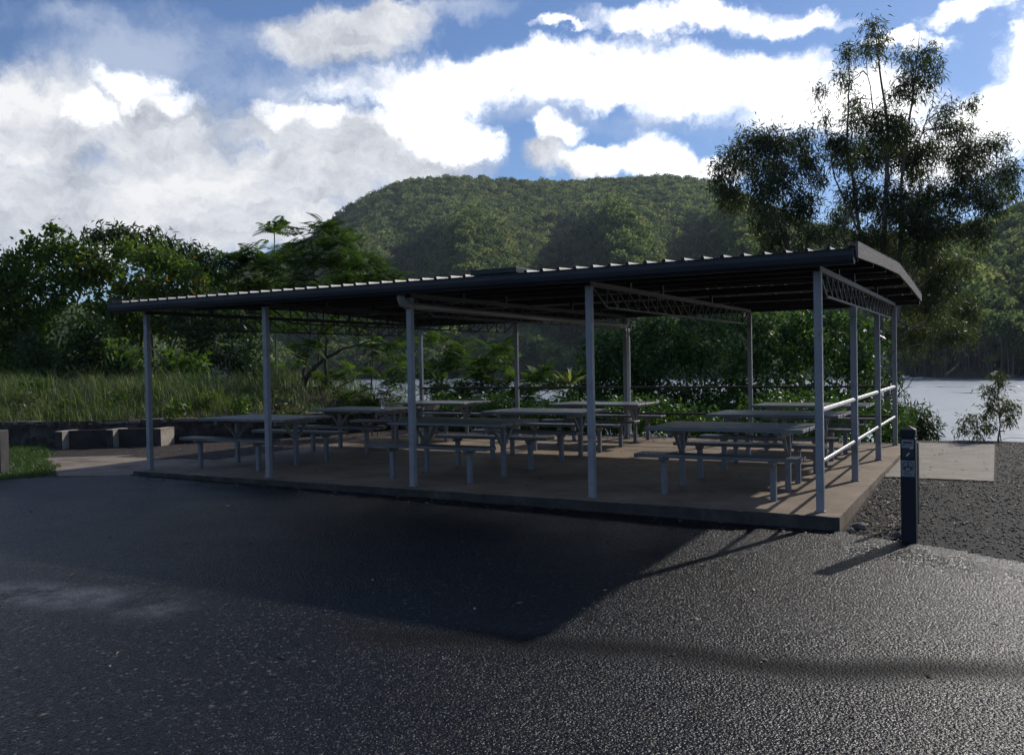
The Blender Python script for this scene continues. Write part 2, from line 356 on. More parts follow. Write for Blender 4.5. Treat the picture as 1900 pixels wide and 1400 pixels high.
# value noise in numpy (for terrain)
def vnoise(x, y, seed=0):
    x = np.asarray(x, float); y = np.asarray(y, float)
    xi = np.floor(x).astype(np.int64); yi = np.floor(y).astype(np.int64); fx = x-xi; fy = y-yi
    fx = fx*fx*(3-2*fx); fy = fy*fy*(3-2*fy)
    def h(a, b):
        n = (a*374761393 + b*668265263 + seed*1442695041) & 0xffffffff
        n = ((n ^ (n >> 13))*1274126177) & 0xffffffff
        return ((n ^ (n >> 16)) & 0xffff)/65535.0
    return (h(xi,yi)*(1-fx)+h(xi+1,yi)*fx)*(1-fy) + (h(xi,yi+1)*(1-fx)+h(xi+1,yi+1)*fx)*fy
def fbm(x, y, seed=0, o=4):
    s = 0; a = .5
    for k in range(o):
        s = s + a*vnoise(np.asarray(x)*2**k, np.asarray(y)*2**k, seed+k); a *= .5
    return s
def sstep(a, b, x):
    t = np.clip((np.asarray(x, float)-a)/(b-a), 0, 1); return t*t*(3-2*t)
def polydist(px, py, poly):
    """signed distance to an open polyline (positive on its left) and position along it"""
    best = np.full(np.shape(px), 1e9); sg = np.zeros(np.shape(px)); al = np.zeros(np.shape(px)); L = 0
    for (ax, ay), (bx, by) in zip(poly[:-1], poly[1:]):
        dx, dy = bx-ax, by-ay; l = math.hypot(dx, dy)
        t = np.clip(((px-ax)*dx+(py-ay)*dy)/(l*l), 0, 1); qx = px-(ax+t*dx); qy = py-(ay+t*dy); d = np.hypot(qx, qy)
        c = dx*(py-ay)-dy*(px-ax); k = d < best
        best = np.where(k, d, best); sg = np.where(k, np.sign(c), sg); al = np.where(k, L+t*l, al); L += l
    return best*sg, al

# ------------------------------------------------------------------ ground
WALL = [(-24.0, 1.0), (-19.5, 1.6), (-16.7, 2.2), (-15.35, 2.75), (-14.4, 3.5), (-13.2, 4.5), (-12.4, 5.6), (-11.6, 7.1), (-11.2, 8.6), (-10.9, 10.5)]
WATER = -5.0
def ground_h(x, y):
    x = np.asarray(x, float); y = np.asarray(y, float)
    base = -.145 + .008*np.clip(-x, 0, 10)
    base = base + .075*sstep(0, 3.5, y)*sstep(-1.0, .5, x)
    base = base + .012*sstep(-.2, 4, y)*sstep(-9, -10.5, x)*2
    base = base + .02*(fbm(x*.5, y*.5, 3)-.5)*sstep(-4, 0, y)
    d, al = polydist(x, y, WALL)
    up = .46*sstep(.06, .22, d)*sstep(0, 2, al) + .55*sstep(.3, 4, d)*sstep(0, 2, al)
    up = up*(1-sstep(6.5, 9, y)*sstep(-14.5, -12.5, x)*.9)
    h = base + up
    # bank running down to the lake behind everything
    edge = 8.9 + .25*np.clip(-x-9, 0, 30)*.55 + .5*(fbm(x*.4, y*.1, 9)-.5)
    edge = np.where(x > .8, 9.2 - .10*np.clip(x-1, 0, 12), edge)
    edge = np.where(d > .2, np.maximum(edge, 8.8), edge)
    drop = np.clip(y-edge, 0, None)
    h = h - np.where(drop < 1.2, .30*drop*drop/1.2*.8, .288+.21*(drop-1.2))
    return np.maximum(h, -9)
def axis(segs):
    out = []
    for a, b, n in segs: out.append(np.linspace(a, b, n, endpoint=False))
    out.append([segs[-1][1]]); return np.concatenate(out)
def grid_mesh(name, xs, ys, hf, mat, attrs=None, mask=None):
    X, Y = np.meshgrid(xs, ys); Z = hf(X, Y); V = np.stack([X.ravel(), Y.ravel(), Z.ravel()], 1)
    nx, ny = len(xs), len(ys); i = np.arange(nx*ny).reshape(ny, nx)
    Fq = np.stack([i[:-1,:-1].ravel(), i[:-1,1:].ravel(), i[1:,1:].ravel(), i[1:,:-1].ravel()], 1)
    if mask is not None:
        cx = (X[:-1,:-1]+X[1:,1:])/2; cy = (Y[:-1,:-1]+Y[1:,1:])/2; k = mask(cx, cy).ravel(); Fq = Fq[k]
    o = mesh_obj(name, V, Fq, mat, smooth=True)
    for n, f in (attrs or {}).items():
        a = o.data.attributes.new(n, 'FLOAT', 'POINT'); a.data.foreach_set('value', f(X, Y).astype(np.float32).ravel())
    return o
def ground_mat():
    m, t, p, o = new_mat('ground_soil'); L = t.links.new
    co = nd(t, 'ShaderNodeTexCoord').outputs['Object']
    vo = nd(t, 'ShaderNodeTexVoronoi', inp={'Scale': 58.0}); L(co, vo.inputs['Vector'])
    vo2 = nd(t, 'ShaderNodeTexVoronoi', inp={'Scale': 120.0}); L(co, vo2.inputs['Vector'])
    stone = rampnode(t, vo.outputs['Color'], [(.15, (.003,.003,.004)), (.55, (.0085,.0085,.009)), (.8, (.020,.0195,.0195)), (.97, (.11,.105,.097))])
    big = noise(t, 1.2, 6, .6, co)
    dirt = rampnode(t, noise(t, 9, 6, .65, co), [(.3, (.028,.021,.016)), (.55, (.068,.051,.039)), (.75, (.14,.11,.083))])
    at = nd(t, 'ShaderNodeAttribute', attribute_name='gravel')
    mx = nd(t, 'ShaderNodeMix', data_type='RGBA'); L(at.outputs['Fac'], mx.inputs[0]); L(dirt, mx.inputs[6]); L(stone, mx.inputs[7])
    L(mx.outputs[2], p.inputs['Base Color']); p.inputs['Roughness'].default_value = .8; p.inputs['Specular IOR Level'].default_value = .3
    h = mth(t, 'ADD', mth(t, 'MULTIPLY', vo.outputs['Distance'], -1.0), mth(t, 'MULTIPLY', vo2.outputs['Distance'], -.4))
    bump(t, p, h, 1.0, .018)
ground_mat()
gx = axis([(-1500,-200,8),(-200,-45,14),(-45,-20,50),(-20,6,174),(6,30,40),(30,200,14),(200,1500,8)])
gy = axis([(-1500,-200,8),(-200,-20,14),(-20,-3,34),(-3,14,136),(14,45,50),(45,320,18)])
g = grid_mesh('ground', gx, gy, ground_h, 'ground_soil',
    {'gravel': lambda X, Y: sstep(-.6, .4, X - .1*(fbm(X, Y, 4)-.5))*sstep(9.6, 8.6, Y) * (0.35+.65*sstep(6.5, 3.5, Y+2*(fbm(X*.7, Y*.7, 12)-.5)))})
tag(g, kind='structure')

# asphalt: one sheet a little above the ground, its worn edge wandering
def asphalt_mask(x, y):
    n = (fbm(x*1.7, y*1.7, 21)-.5)*.35
    e = np.where(x < -9.9, -.28-.75*(-9.9-x)*.9, -.21)
    e = np.where(x > .2, -.22 - .52*(x-.2)*.98, e)
    e = np.where(x > 1.8, -1.05-.1*(x-1.8), e)
    e = np.where(x < -11.4, -1.35, e)
    return y < e + np.where(x > .1, n*.5, n*.25)
def asphalt_mat():
    m, t, p, o = new_mat('asphalt'); L = t.links.new
    co = nd(t, 'ShaderNodeTexCoord').outputs['Object']
    v1 = nd(t, 'ShaderNodeTexVoronoi', inp={'Scale': 62.0, 'Randomness': 1.0}); L(co, v1.inputs['Vector'])
    v2 = nd(t, 'ShaderNodeTexVoronoi', inp={'Scale': 105.0}); L(co, v2.inputs['Vector'])
    stone = rampnode(t, v1.outputs['Color'], [(.1, (.002,.0021,.003)), (.5, (.0050,.0052,.0066)), (.80, (.011,.0113,.013)), (.95, (.11,.11,.112))])
    big = rampnode(t, noise(t, .55, 7, .62, co), [(.3, (.70,.72,.76)), (.5, (1,1,1)), (.72, (1.3,1.26,1.2))])
    mx = nd(t, 'ShaderNodeMix', data_type='RGBA', blend_type='MULTIPLY'); mx.inputs[0].default_value = 1; L(stone, mx.inputs[6]); L(big, mx.inputs[7])
    band = nd(t, 'ShaderNodeAttribute', attribute_name='shade_band'); worn = nd(t, 'ShaderNodeAttribute', attribute_name='worn'); wet = nd(t, 'ShaderNodeAttribute', attribute_name='polish')
    m2 = nd(t, 'ShaderNodeMix', data_type='RGBA'); L(mth(t, 'MULTIPLY', band.outputs['Fac'], .95), m2.inputs[0]); L(mx.outputs[2], m2.inputs[6]); m2.inputs[7].default_value = (.006,.006,.007,1)  # painted shadow band: darker colour, no real blocker casts it
    m3 = nd(t, 'ShaderNodeMix', data_type='RGBA'); nz = noise(t, 3.2, 7, .7, co)
    wf = mth(t, 'MULTIPLY', worn.outputs['Fac'], mth(t, 'MULTIPLY', mth(t, 'SUBTRACT', nz, .38, True), 4.5, True), True)
    L(mth(t, 'MULTIPLY', wf, .7), m3.inputs[0]); L(m2.outputs[2], m3.inputs[6]); m3.inputs[7].default_value = (.13,.137,.15,1)
    L(m3.outputs[2], p.inputs['Base Color'])
    r = mth(t, 'ADD', mth(t, 'MULTIPLY', noise(t, 1.3, 5, .6, co), .22), .29)
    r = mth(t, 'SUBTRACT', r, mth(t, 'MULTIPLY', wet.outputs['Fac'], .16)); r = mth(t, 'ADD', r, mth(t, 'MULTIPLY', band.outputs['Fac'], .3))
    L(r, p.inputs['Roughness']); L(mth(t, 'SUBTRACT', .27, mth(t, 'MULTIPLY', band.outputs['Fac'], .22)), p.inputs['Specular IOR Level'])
    h = mth(t, 'ADD', mth(t, 'MULTIPLY', v1.outputs['Distance'], -1.0), mth(t, 'MULTIPLY', v2.outputs['Distance'], -.55))
    h = mth(t, 'ADD', h, mth(t, 'MULTIPLY', noise(t, 30, 3, .6, co), .5))
    h = mth(t, 'MULTIPLY', h, mth(t, 'SUBTRACT', 1.0, mth(t, 'MULTIPLY', wet.outputs['Fac'], .15)))
    bn = bump(t, p, h, 1.0, .006)
    # every chip of stone lies at its own angle
    sb = nd(t, 'ShaderNodeVectorMath', operation='SUBTRACT'); sb.inputs[1].default_value = (.5, .5, .5); L(v2.outputs['Color'], sb.inputs[0])
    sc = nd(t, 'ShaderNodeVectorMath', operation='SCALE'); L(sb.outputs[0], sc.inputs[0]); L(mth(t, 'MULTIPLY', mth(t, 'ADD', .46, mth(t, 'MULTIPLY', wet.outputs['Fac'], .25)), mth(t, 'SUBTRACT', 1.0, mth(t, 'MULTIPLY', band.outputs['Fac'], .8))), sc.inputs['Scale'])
    ad = nd(t, 'ShaderNodeVectorMath', operation='ADD'); L(bn.outputs[0], ad.inputs[0]); L(sc.outputs[0], ad.inputs[1])
    nn = nd(t, 'ShaderNodeVectorMath', operation='NORMALIZE'); L(ad.outputs[0], nn.inputs[0]); L(nn.outputs[0], p.inputs['Normal'])
asphalt_mat()
SHADE_BAND = [(-2.6,-4.75),(-1.8,-4.79),(-.8,-4.5),(-.24,-4.3),(.37,-4.27),(.8,-4.16),(1.3,-3.9),(2.2,-3.4)]  # course of a soft cast shadow painted into the asphalt
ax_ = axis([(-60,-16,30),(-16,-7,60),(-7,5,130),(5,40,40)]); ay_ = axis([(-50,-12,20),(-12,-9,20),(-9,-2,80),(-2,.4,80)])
def shade_band(X, Y):
    d, al = polydist(X, Y, SHADE_BAND); return .85*sstep(.30, .02, np.abs(d + .16*(fbm(X*2.2, Y*2.2, 31)-.5)))*sstep(0, 1.2, al)*sstep(5.4, 4, al)
def worn(X, Y):
    d, al = polydist(X, Y, [(-9,-7.4),(-4.84,-5.28),(-3.2,-4.75)]); return sstep(.45, .08, np.abs(d+.3*(fbm(X*1.1, Y*1.1, 33)-.5)))*sstep(6.6, 5.2, al) + .5*sstep(.3, .05, np.abs(np.hypot(X+3.45, Y+5.1)-.05))
def polish(X, Y):
    d, al = polydist(X, Y, [(.6,-1.0),(1.2,-1.22),(1.75,-1.6),(2.6,-2.2),(4,-3.4)]); return sstep(.55, .05, np.abs(d+.3*(fbm(X*1.6, Y*1.6, 35)-.5)))
a = grid_mesh('asphalt_road', ax_, ay_, lambda X, Y: ground_h(X, Y)+.012+.004*(fbm(X*2, Y*2, 5)-.5), 'asphalt', {'shade_band': shade_band, 'worn': worn, 'polish': polish}, asphalt_mask)
tag(a, kind='structure')

# slab, pad, path
def slab_mat():
    m, t, p, o = new_mat('slab_concrete'); L = t.links.new
    co = nd(t, 'ShaderNodeTexCoord').outputs['Object']
    c1 = rampnode(t, noise(t, 1.1, 8, .65, co), [(.3, (.128,.092,.060)), (.5, (.235,.176,.120)), (.7, (.32,.252,.185))])
    c2 = rampnode(t, noise(t, 7, 8, .7, co), [(.28, (.62,.58,.54)), (.45, (1,1,1)), (.8, (1.1,1.08,1.05))])
    mx = nd(t, 'ShaderNodeMix', data_type='RGBA', blend_type='MULTIPLY'); mx.inputs[0].default_value = 1; L(c1, mx.inputs[6]); L(c2, mx.inputs[7])
    L(mx.outputs[2], p.inputs['Base Color']); p.inputs['Roughness'].default_value = .8; p.inputs['Specular IOR Level'].default_value = .3
    bump(t, p, mth(t, 'ADD', noise(t, 60, 5, .7, co), noise(t, 6, 4, .6, co)), .25, .004)
slab_mat()
def slab(name, x0, x1, y0, y1, z0, z1, mat, seed, step=.05, chip=.004):
    """concrete plate with a slightly chipped arris"""
    r = np.random.default_rng(seed); xs = np.linspace(x0, x1, max(3, int((x1-x0)/step))); ys = np.linspace(y0, y1, max(3, int((y1-y0)/step)))
    nx, ny = len(xs), len(ys); X, Y = np.meshgrid(xs, ys); Z = np.full_like(X, z1)
    ed = np.zeros_like(X, bool); ed[0,:] = ed[-1,:] = True; ed[:,0] = ed[:,-1] = True
    Z = Z - ed*np.abs(r.normal(0, chip, X.shape)); X = X + ed*r.normal(0, chip*.5, X.shape); Y = Y + ed*r.normal(0, chip*.5, X.shape)
    V = np.stack([X.ravel(), Y.ravel(), Z.ravel()], 1).tolist(); i = np.arange(nx*ny).reshape(ny, nx)
    Fc = [(i[b,a_], i[b,a_+1], i[b+1,a_+1], i[b+1,a_]) for b in range(ny-1) for a_ in range(nx-1)]
    per = list(i[0,:]) + list(i[1:,-1]) + list(i[-1,-2::-1]) + list(i[-2:0:-1,0])
    n0 = len(V)
    for q in per: V.append((V[q][0], V[q][1], z0))
    k = len(per)
    for j in range(k): Fc.append((n0+j, n0+(j+1)%k, per[(j+1)%k], per[j]))
    o = mesh_obj(name, V, Fc, mat)
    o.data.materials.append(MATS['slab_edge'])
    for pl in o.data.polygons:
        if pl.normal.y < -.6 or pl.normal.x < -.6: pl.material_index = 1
    return o
s1 = slab('concrete_floor', -9.94, .21, -.22, 3.545, -.32, 0, 'slab_concrete', 1); tag(s1, kind='structure')
s2 = slab('concrete_floor', -9.94, .215, 3.557, 7.62, -.32, -.002, 'slab_concrete', 2); tag(s2, kind='structure')
s3 = slab('concrete_pad', .225, 1.49, 3.42, 8.5, -.30, -.055, 'pale_concrete', 3, chip=.004); tag(s3, kind='structure')
PATH = [(-9.955,-.27),(-9.955,3.4),(-10.6,3.3),(-11.3,2.6),(-12.25,2.1),(-13.2,1.35),(-14.0,.75),(-13.2,.25),(-12.1,-.15),(-11.0,-.72),(-10.4,-.50)]
pm = MB(); pz = [float(ground_h(x, y)) for x, y in PATH]
zt = -.055
pm.add([(x, y, zt) for x, y in PATH] + [(x, y, zt-.2) for x, y in PATH],
       [tuple(range(len(PATH)-1,-1,-1))] + [(i, (i+1)%len(PATH), len(PATH)+(i+1)%len(PATH), len(PATH)+i) for i in range(len(PATH))])
tag(pm.build('path', 'path_concrete'), kind='structure')

# ------------------------------------------------------------------ lake, far hills
def water_mat():
    m, t, p, o = new_mat('water'); L = t.links.new
    co = nd(t, 'ShaderNodeTexCoord').outputs['Object']
    p.inputs['Base Color'].default_value = (.26, .30, .325, 1); p.inputs['Roughness'].default_value = .33; p.inputs['IOR'].default_value = 1.33
    p.inputs['Specular IOR Level'].default_value = 1.0
    bump(t, p, noise(t, 5, 3, .6, co, stretch=(.6,1,1)), .5, .06)
water_mat()
def lake():
    def hw(x, y):
        return (.13*(vnoise(x/1.5+y*.15, y/.95, 91)-.5)*2 + .20*(vnoise(x/5.2-y*.05, y/2.9, 92)-.5)*2 + .05*(vnoise(x/.6, y/.5, 93)-.5))
    r = 14*np.exp(np.linspace(0, math.log(470/14.), 760)); az = np.linspace(-1.25, .32, 640)
    A, Rr = np.meshgrid(az, r); X = CAMX+Rr*np.sin(A); Y = CAMY+Rr*np.cos(A); gust = .18+.55*fbm(X/38, Y/16, 94)
    Z = WATER + hw(X, Y)*gust
    V = np.stack([X.ravel(), Y.ravel(), Z.ravel()], 1); i = np.arange(X.size).reshape(X.shape)
    Fq = np.stack([i[:-1,:-1].ravel(), i[:-1,1:].ravel(), i[1:,1:].ravel(), i[1:,:-1].ravel()], 1)
    n = len(V); B = np.array([(-1500,-30,WATER-.4),(1500,-30,WATER-.4),(1500,1400,WATER-.4),(-1500,1400,WATER-.4)])
    tag(mesh_obj('lake_water', np.concatenate([V, B]), np.concatenate([Fq, [[n,n+1,n+2,n+3]]]), 'water', smooth=True), kind='structure')
lake()

def interp(u, tab):
    a = np.array(tab, float); return np.interp(u, a[:,0], a[:,1])
SKYLINE = [(-1500,600),(-400,610),(0,590),(300,560),(430,508),(520,474),(575,452),(605,428),(645,396),(705,360),(765,338),(850,332),(950,338),(1050,341),(1150,336),(1230,331),(1310,338),(1400,372),(1500,420),(1600,442),(1680,444),(1760,440),(1830,420),(1900,396),(2000,372),(2300,340),(3000,360)]
RIDGE = [(-1500,900),(300,1000),(600,1050),(900,1150),(1350,1150),(1600,900),(1720,640),(1900,560),(2400,560),(3000,600)]
SHORE = [(-1500,330),(0,360),(600,420),(900,400),(1300,300),(1700,268),(1900,262),(2500,240),(3000,240)]
SPUR = [  # (azimuth at the top, azimuth at the foot, height)
 (420,330,-.5),(500,430,.5),(575,560,-.8),(650,660,.7),(765,750,-1),(925,850,1),(1000,1110,-1),(1105,1165,.95),(1215,1350,-1),(1290,1410,.9),(1385,1540,-.9),(1480,1620,.8),(1600,1720,-.7),(1760,1800,.6),(1900,1880,-.7),(2050,2000,.7),(2300,2200,-.6)]
def spur_val(u, t):
    u = np.asarray(u, float); t = np.asarray(t, float); out = np.zeros(np.broadcast(u, t).shape)
    pos = [a*t+b*(1-t) for a, b, h in SPUR]
    for k in range(len(SPUR)-1):
        p0, p1 = pos[k], pos[k+1]; w = np.clip((u-p0)/np.maximum(p1-p0, 1), 0, 1); ins = (u >= p0) & (u < p1)
        w = w*w*(3-2*w)*.6+w*.4
        out = np.where(ins, SPUR[k][2]*(1-w)+SPUR[k+1][2]*w, out)
    return out
def u_to_dir(u):
    d = CF[None,:]*1.0 + CR[None,:]*((np.asarray(u)-950)/F)[:,None]
    d[:,2] = 0; n = np.linalg.norm(d, axis=1, keepdims=True); return d/n, n[:,0]
def vis_h(u, v, r):                                   # height that a sighted point (u, v) has at range r
    d = CF[None,:] + CR[None,:]*((u-950)/F)[:,None] - CU[None,:]*((v-700)/F)[:,None]
    return CAMZ + r*d[:,2]/np.hypot(d[:,0], d[:,1])
TREEH = 11.0
def hill_z(u, t):
    """height at azimuth u and fraction t of the way from shore (0) to ridge (1); 1..1.3 is the back slope"""
    R = interp(u, RIDGE); S = interp(u, SHORE); top = vis_h(u, interp(u, SKYLINE), R) - TREEH*.8
    tt = np.clip(t, 0, 1); z = WATER - .3 + (top-WATER)*(tt**1.22*.72+tt*.28)
    amp = np.clip((top-WATER)*.22, 0, 46)*np.clip(tt*5, 0, 1)*sstep(.80, .24, tt)
    z = z + amp*spur_val(u, tt) + 6*(fbm(u*.02+50, tt*9, 41)-.5)*np.clip(tt*6, 0, 1)*np.clip((1-tt)*6, .15, 1)
    z = z - np.clip(t-1, 0, 1)**1.0*(top*1.2) 
    r = S + (R-S)*t
    return z, r
us = np.arange(-1400, 2900, 11.0); ts = np.concatenate([np.linspace(-.04, 1, 110), np.linspace(1.02, 1.5, 12)])
U, T = np.meshgrid(us, ts); Zh, Rh = hill_z(U.ravel(), T.ravel()); Zh = np.where(T.ravel() < 0, WATER-2.0, Zh)
D, _ = u_to_dir(U.ravel())
HV = np.stack([CAMX + D[:,0]*Rh, CAMY + D[:,1]*Rh, Zh], 1)
i = np.arange(len(us)*len(ts)).reshape(len(ts), len(us))
HF = np.stack([i[:-1,:-1].ravel(), i[:-1,1:].ravel(), i[1:,1:].ravel(), i[1:,:-1].ravel()], 1)
tag(mesh_obj('hills', HV, HF, 'hill_soil', smooth=True), kind='structure')

# prototypes for the wood on the far hills (they live only in this collection)
def blob_tree(seed, h, cr_, trunk, spread=1.0):
    r = np.random.default_rng(seed); V = []; Fc = []; ti = []; mi = []
    nb = r.integers(5, 8)
    cs = [np.array([r.normal(0, cr_*.42), r.normal(0, cr_*.42), h - cr_*.75 + r.uniform(-.45, .3)*cr_]) for _ in range(nb)]
    for c in cs:
        rad = cr_*r.uniform(.42, .68)
        for k in range(34):
            d = r.normal(size=3); d /= np.linalg.norm(d); d[2] = d[2]*.75+.12
            p = c + d*rad*r.uniform(.65, 1.05)
            nrm = d*.8 + r.normal(size=3)*.55; nrm /= np.linalg.norm(nrm)
            a = np.cross(nrm, r.normal(size=3)); a /= np.linalg.norm(a); b = np.cross(nrm, a); s = r.uniform(.45, .95)*cr_*.22
            n = len(V); V += [p-a*s, p-b*s*.7, p+a*s, p+b*s*.7]; Fc.append((n, n+1, n+2, n+3)); ti.append(r.uniform()); mi.append(0)
    tb = MB(); lean = r.normal(0, .05, 2)
    tb.tube([(0,0,-3), (lean[0]*h*.5, lean[1]*h*.5, h*.5), (lean[0]*h, lean[1]*h, h-cr_*.6)], [trunk, trunk*.8, trunk*.4], 5, False)
    for c in cs[:4]: tb.tube([(lean[0]*h*.6, lean[1]*h*.6, h*.55), tuple(c)], [trunk*.45, trunk*.2], 4, False)
    n = len(V); V += [np.array(v) for v in tb.V]; Fc += [tuple(i_+n for i_ in f) for f in tb.F]; ti += [.5]*len(tb.F); mi += [1]*len(tb.F)
    me = bpy.data.meshes.new('forest_tree'); me.from_pydata([tuple(map(float, v)) for v in V], [], Fc)
    a_ = me.attributes.new('tint', 'FLOAT', 'FACE'); a_.data.foreach_set('value', np.array(ti, np.float32))
    me.materials.append(MATS['forest_leaf']); me.materials.append(MATS['bark_pale']); me.polygons.foreach_set('material_index', np.array(mi, np.int32)); me.update()
    return bpy.data.objects.new('forest_tree', me)
def forest(name, label, protos, P, S, ids):
    col = bpy.data.collections.new(name+'_kinds')
    for k, o in enumerate(protos): o.name = f'{name}_kind_{k:02d}'; col.objects.link(o)
    me = bpy.data.meshes.new(name); me.vertices.add(len(P)); me.vertices.foreach_set('co', np.asarray(P, np.float32).ravel())
    a_ = me.attributes.new('size', 'FLOAT', 'POINT'); a_.data.foreach_set('value', np.asarray(S, np.float32))
    a_ = me.attributes.new('pick', 'INT', 'POINT'); a_.data.foreach_set('value', np.asarray(ids, np.int32))
    a_ = me.attributes.new('turn', 'FLOAT', 'POINT'); a_.data.foreach_set('value', rng.uniform(0, 6.28, len(P)).astype(np.float32))
    me.update()
    o = bpy.data.objects.new(name, me); LINK.objects.link(o)
    gt = bpy.data.node_groups.new(name, 'GeometryNodeTree')
    gt.interface.new_socket('Geometry', in_out='INPUT', socket_type='NodeSocketGeometry'); gt.interface.new_socket('Geometry', in_out='OUTPUT', socket_type='NodeSocketGeometry')
    gi = gt.nodes.new('NodeGroupInput'); go = gt.nodes.new('NodeGroupOutput')
    ci = gt.nodes.new('GeometryNodeCollectionInfo'); ci.inputs['Collection'].default_value = col; ci.inputs['Separate Children'].default_value = True; ci.inputs['Reset Children'].default_value = True
    ip = gt.nodes.new('GeometryNodeInstanceOnPoints'); ip.inputs['Pick Instance'].default_value = True
    def na(n, typ):
        q = gt.nodes.new('GeometryNodeInputNamedAttribute'); q.data_type = typ; q.inputs['Name'].default_value = n; return q.outputs[0]
    L = gt.links.new
    L(gi.outputs[0], ip.inputs['Points']); L(ci.outputs[0], ip.inputs['Instance']); L(na('pick', 'INT'), ip.inputs['Instance Index']); L(na('size', 'FLOAT'), ip.inputs['Scale'])
    cx = gt.nodes.new('ShaderNodeCombineXYZ'); L(na('turn', 'FLOAT'), cx.inputs[2]); L(cx.outputs[0], ip.inputs['Rotation']); L(ip.outputs[0], go.inputs[0])
    md = o.modifiers.new('scatter', 'NODES'); md.node_group = gt
    tag(o, label, 'forest', kind='stuff')
    return o
def scatter_hill():
    P = []; S = []; ids = []; r = np.random.default_rng(5)
    # even scatter in plan: sample range and azimuth with area weighting
    n = 95000
    u = r.uniform(-700, 2500, n); t = np.sqrt(r.uniform(0.0, 1.06, n))**1.1
    z, rg = hill_z(u, t); d, _ = u_to_dir(u)
    # thin near ones so that the spacing stays about 7 m
    Rm = interp(u, RIDGE); keep = r.uniform(size=n) < np.clip((rg/Rm), .0, 1)*np.clip((Rm-interp(u, SHORE))/700, .25, 1)
    P = np.stack([CAMX+d[:,0]*rg, CAMY+d[:,1]*rg, z-.3], 1)[keep]; S = (.50+.85*r.uniform(size=n)**2)[keep]; ids = r.integers(0, 6, n)[keep]
    # shoreline trees with visible stems
    u2 = np.concatenate([r.uniform(-600, 2400, 420), r.uniform(1640, 2000, 60)]); u2 = u2[(u2 < 770) | (u2 > 1260)]; rg2 = interp(u2, SHORE) + r.uniform(2, 38, len(u2)); t2 = (rg2-interp(u2, SHORE))/(interp(u2, RIDGE)-interp(u2, SHORE))
    z2, _ = hill_z(u2, t2); d2, _ = u_to_dir(u2)
    P = np.concatenate([P, np.stack([CAMX+d2[:,0]*rg2, CAMY+d2[:,1]*rg2, z2-.3], 1)]); S = np.concatenate([S, .55+.5*r.uniform(size=len(u2))]); ids = np.concatenate([ids, r.integers(6, 9, len(u2))])
    u3 = r.uniform(480, 1420, 5200); t3 = r.uniform(.0, .42, 5200); z3, r3 = hill_z(u3, t3); d3, _ = u_to_dir(u3)
    P = np.concatenate([P, np.stack([CAMX+d3[:,0]*r3, CAMY+d3[:,1]*r3, z3-.3], 1)]); S = np.concatenate([S, .5+.7*r.uniform(size=5200)**2]); ids = np.concatenate([ids, r.integers(0, 6, 5200)])
    pr = [blob_tree(100+k, 11+k*.7, 4.1+.25*(k%3), .2) for k in range(6)] + [blob_tree(200+k, 17+k, 3.6, .13) for k in range(3)]
    print('forest trees', len(P))
    forest('hill_forest', 'olive green eucalypt forest covering the far hills above the lake', pr, P, S, ids)
scatter_hill()

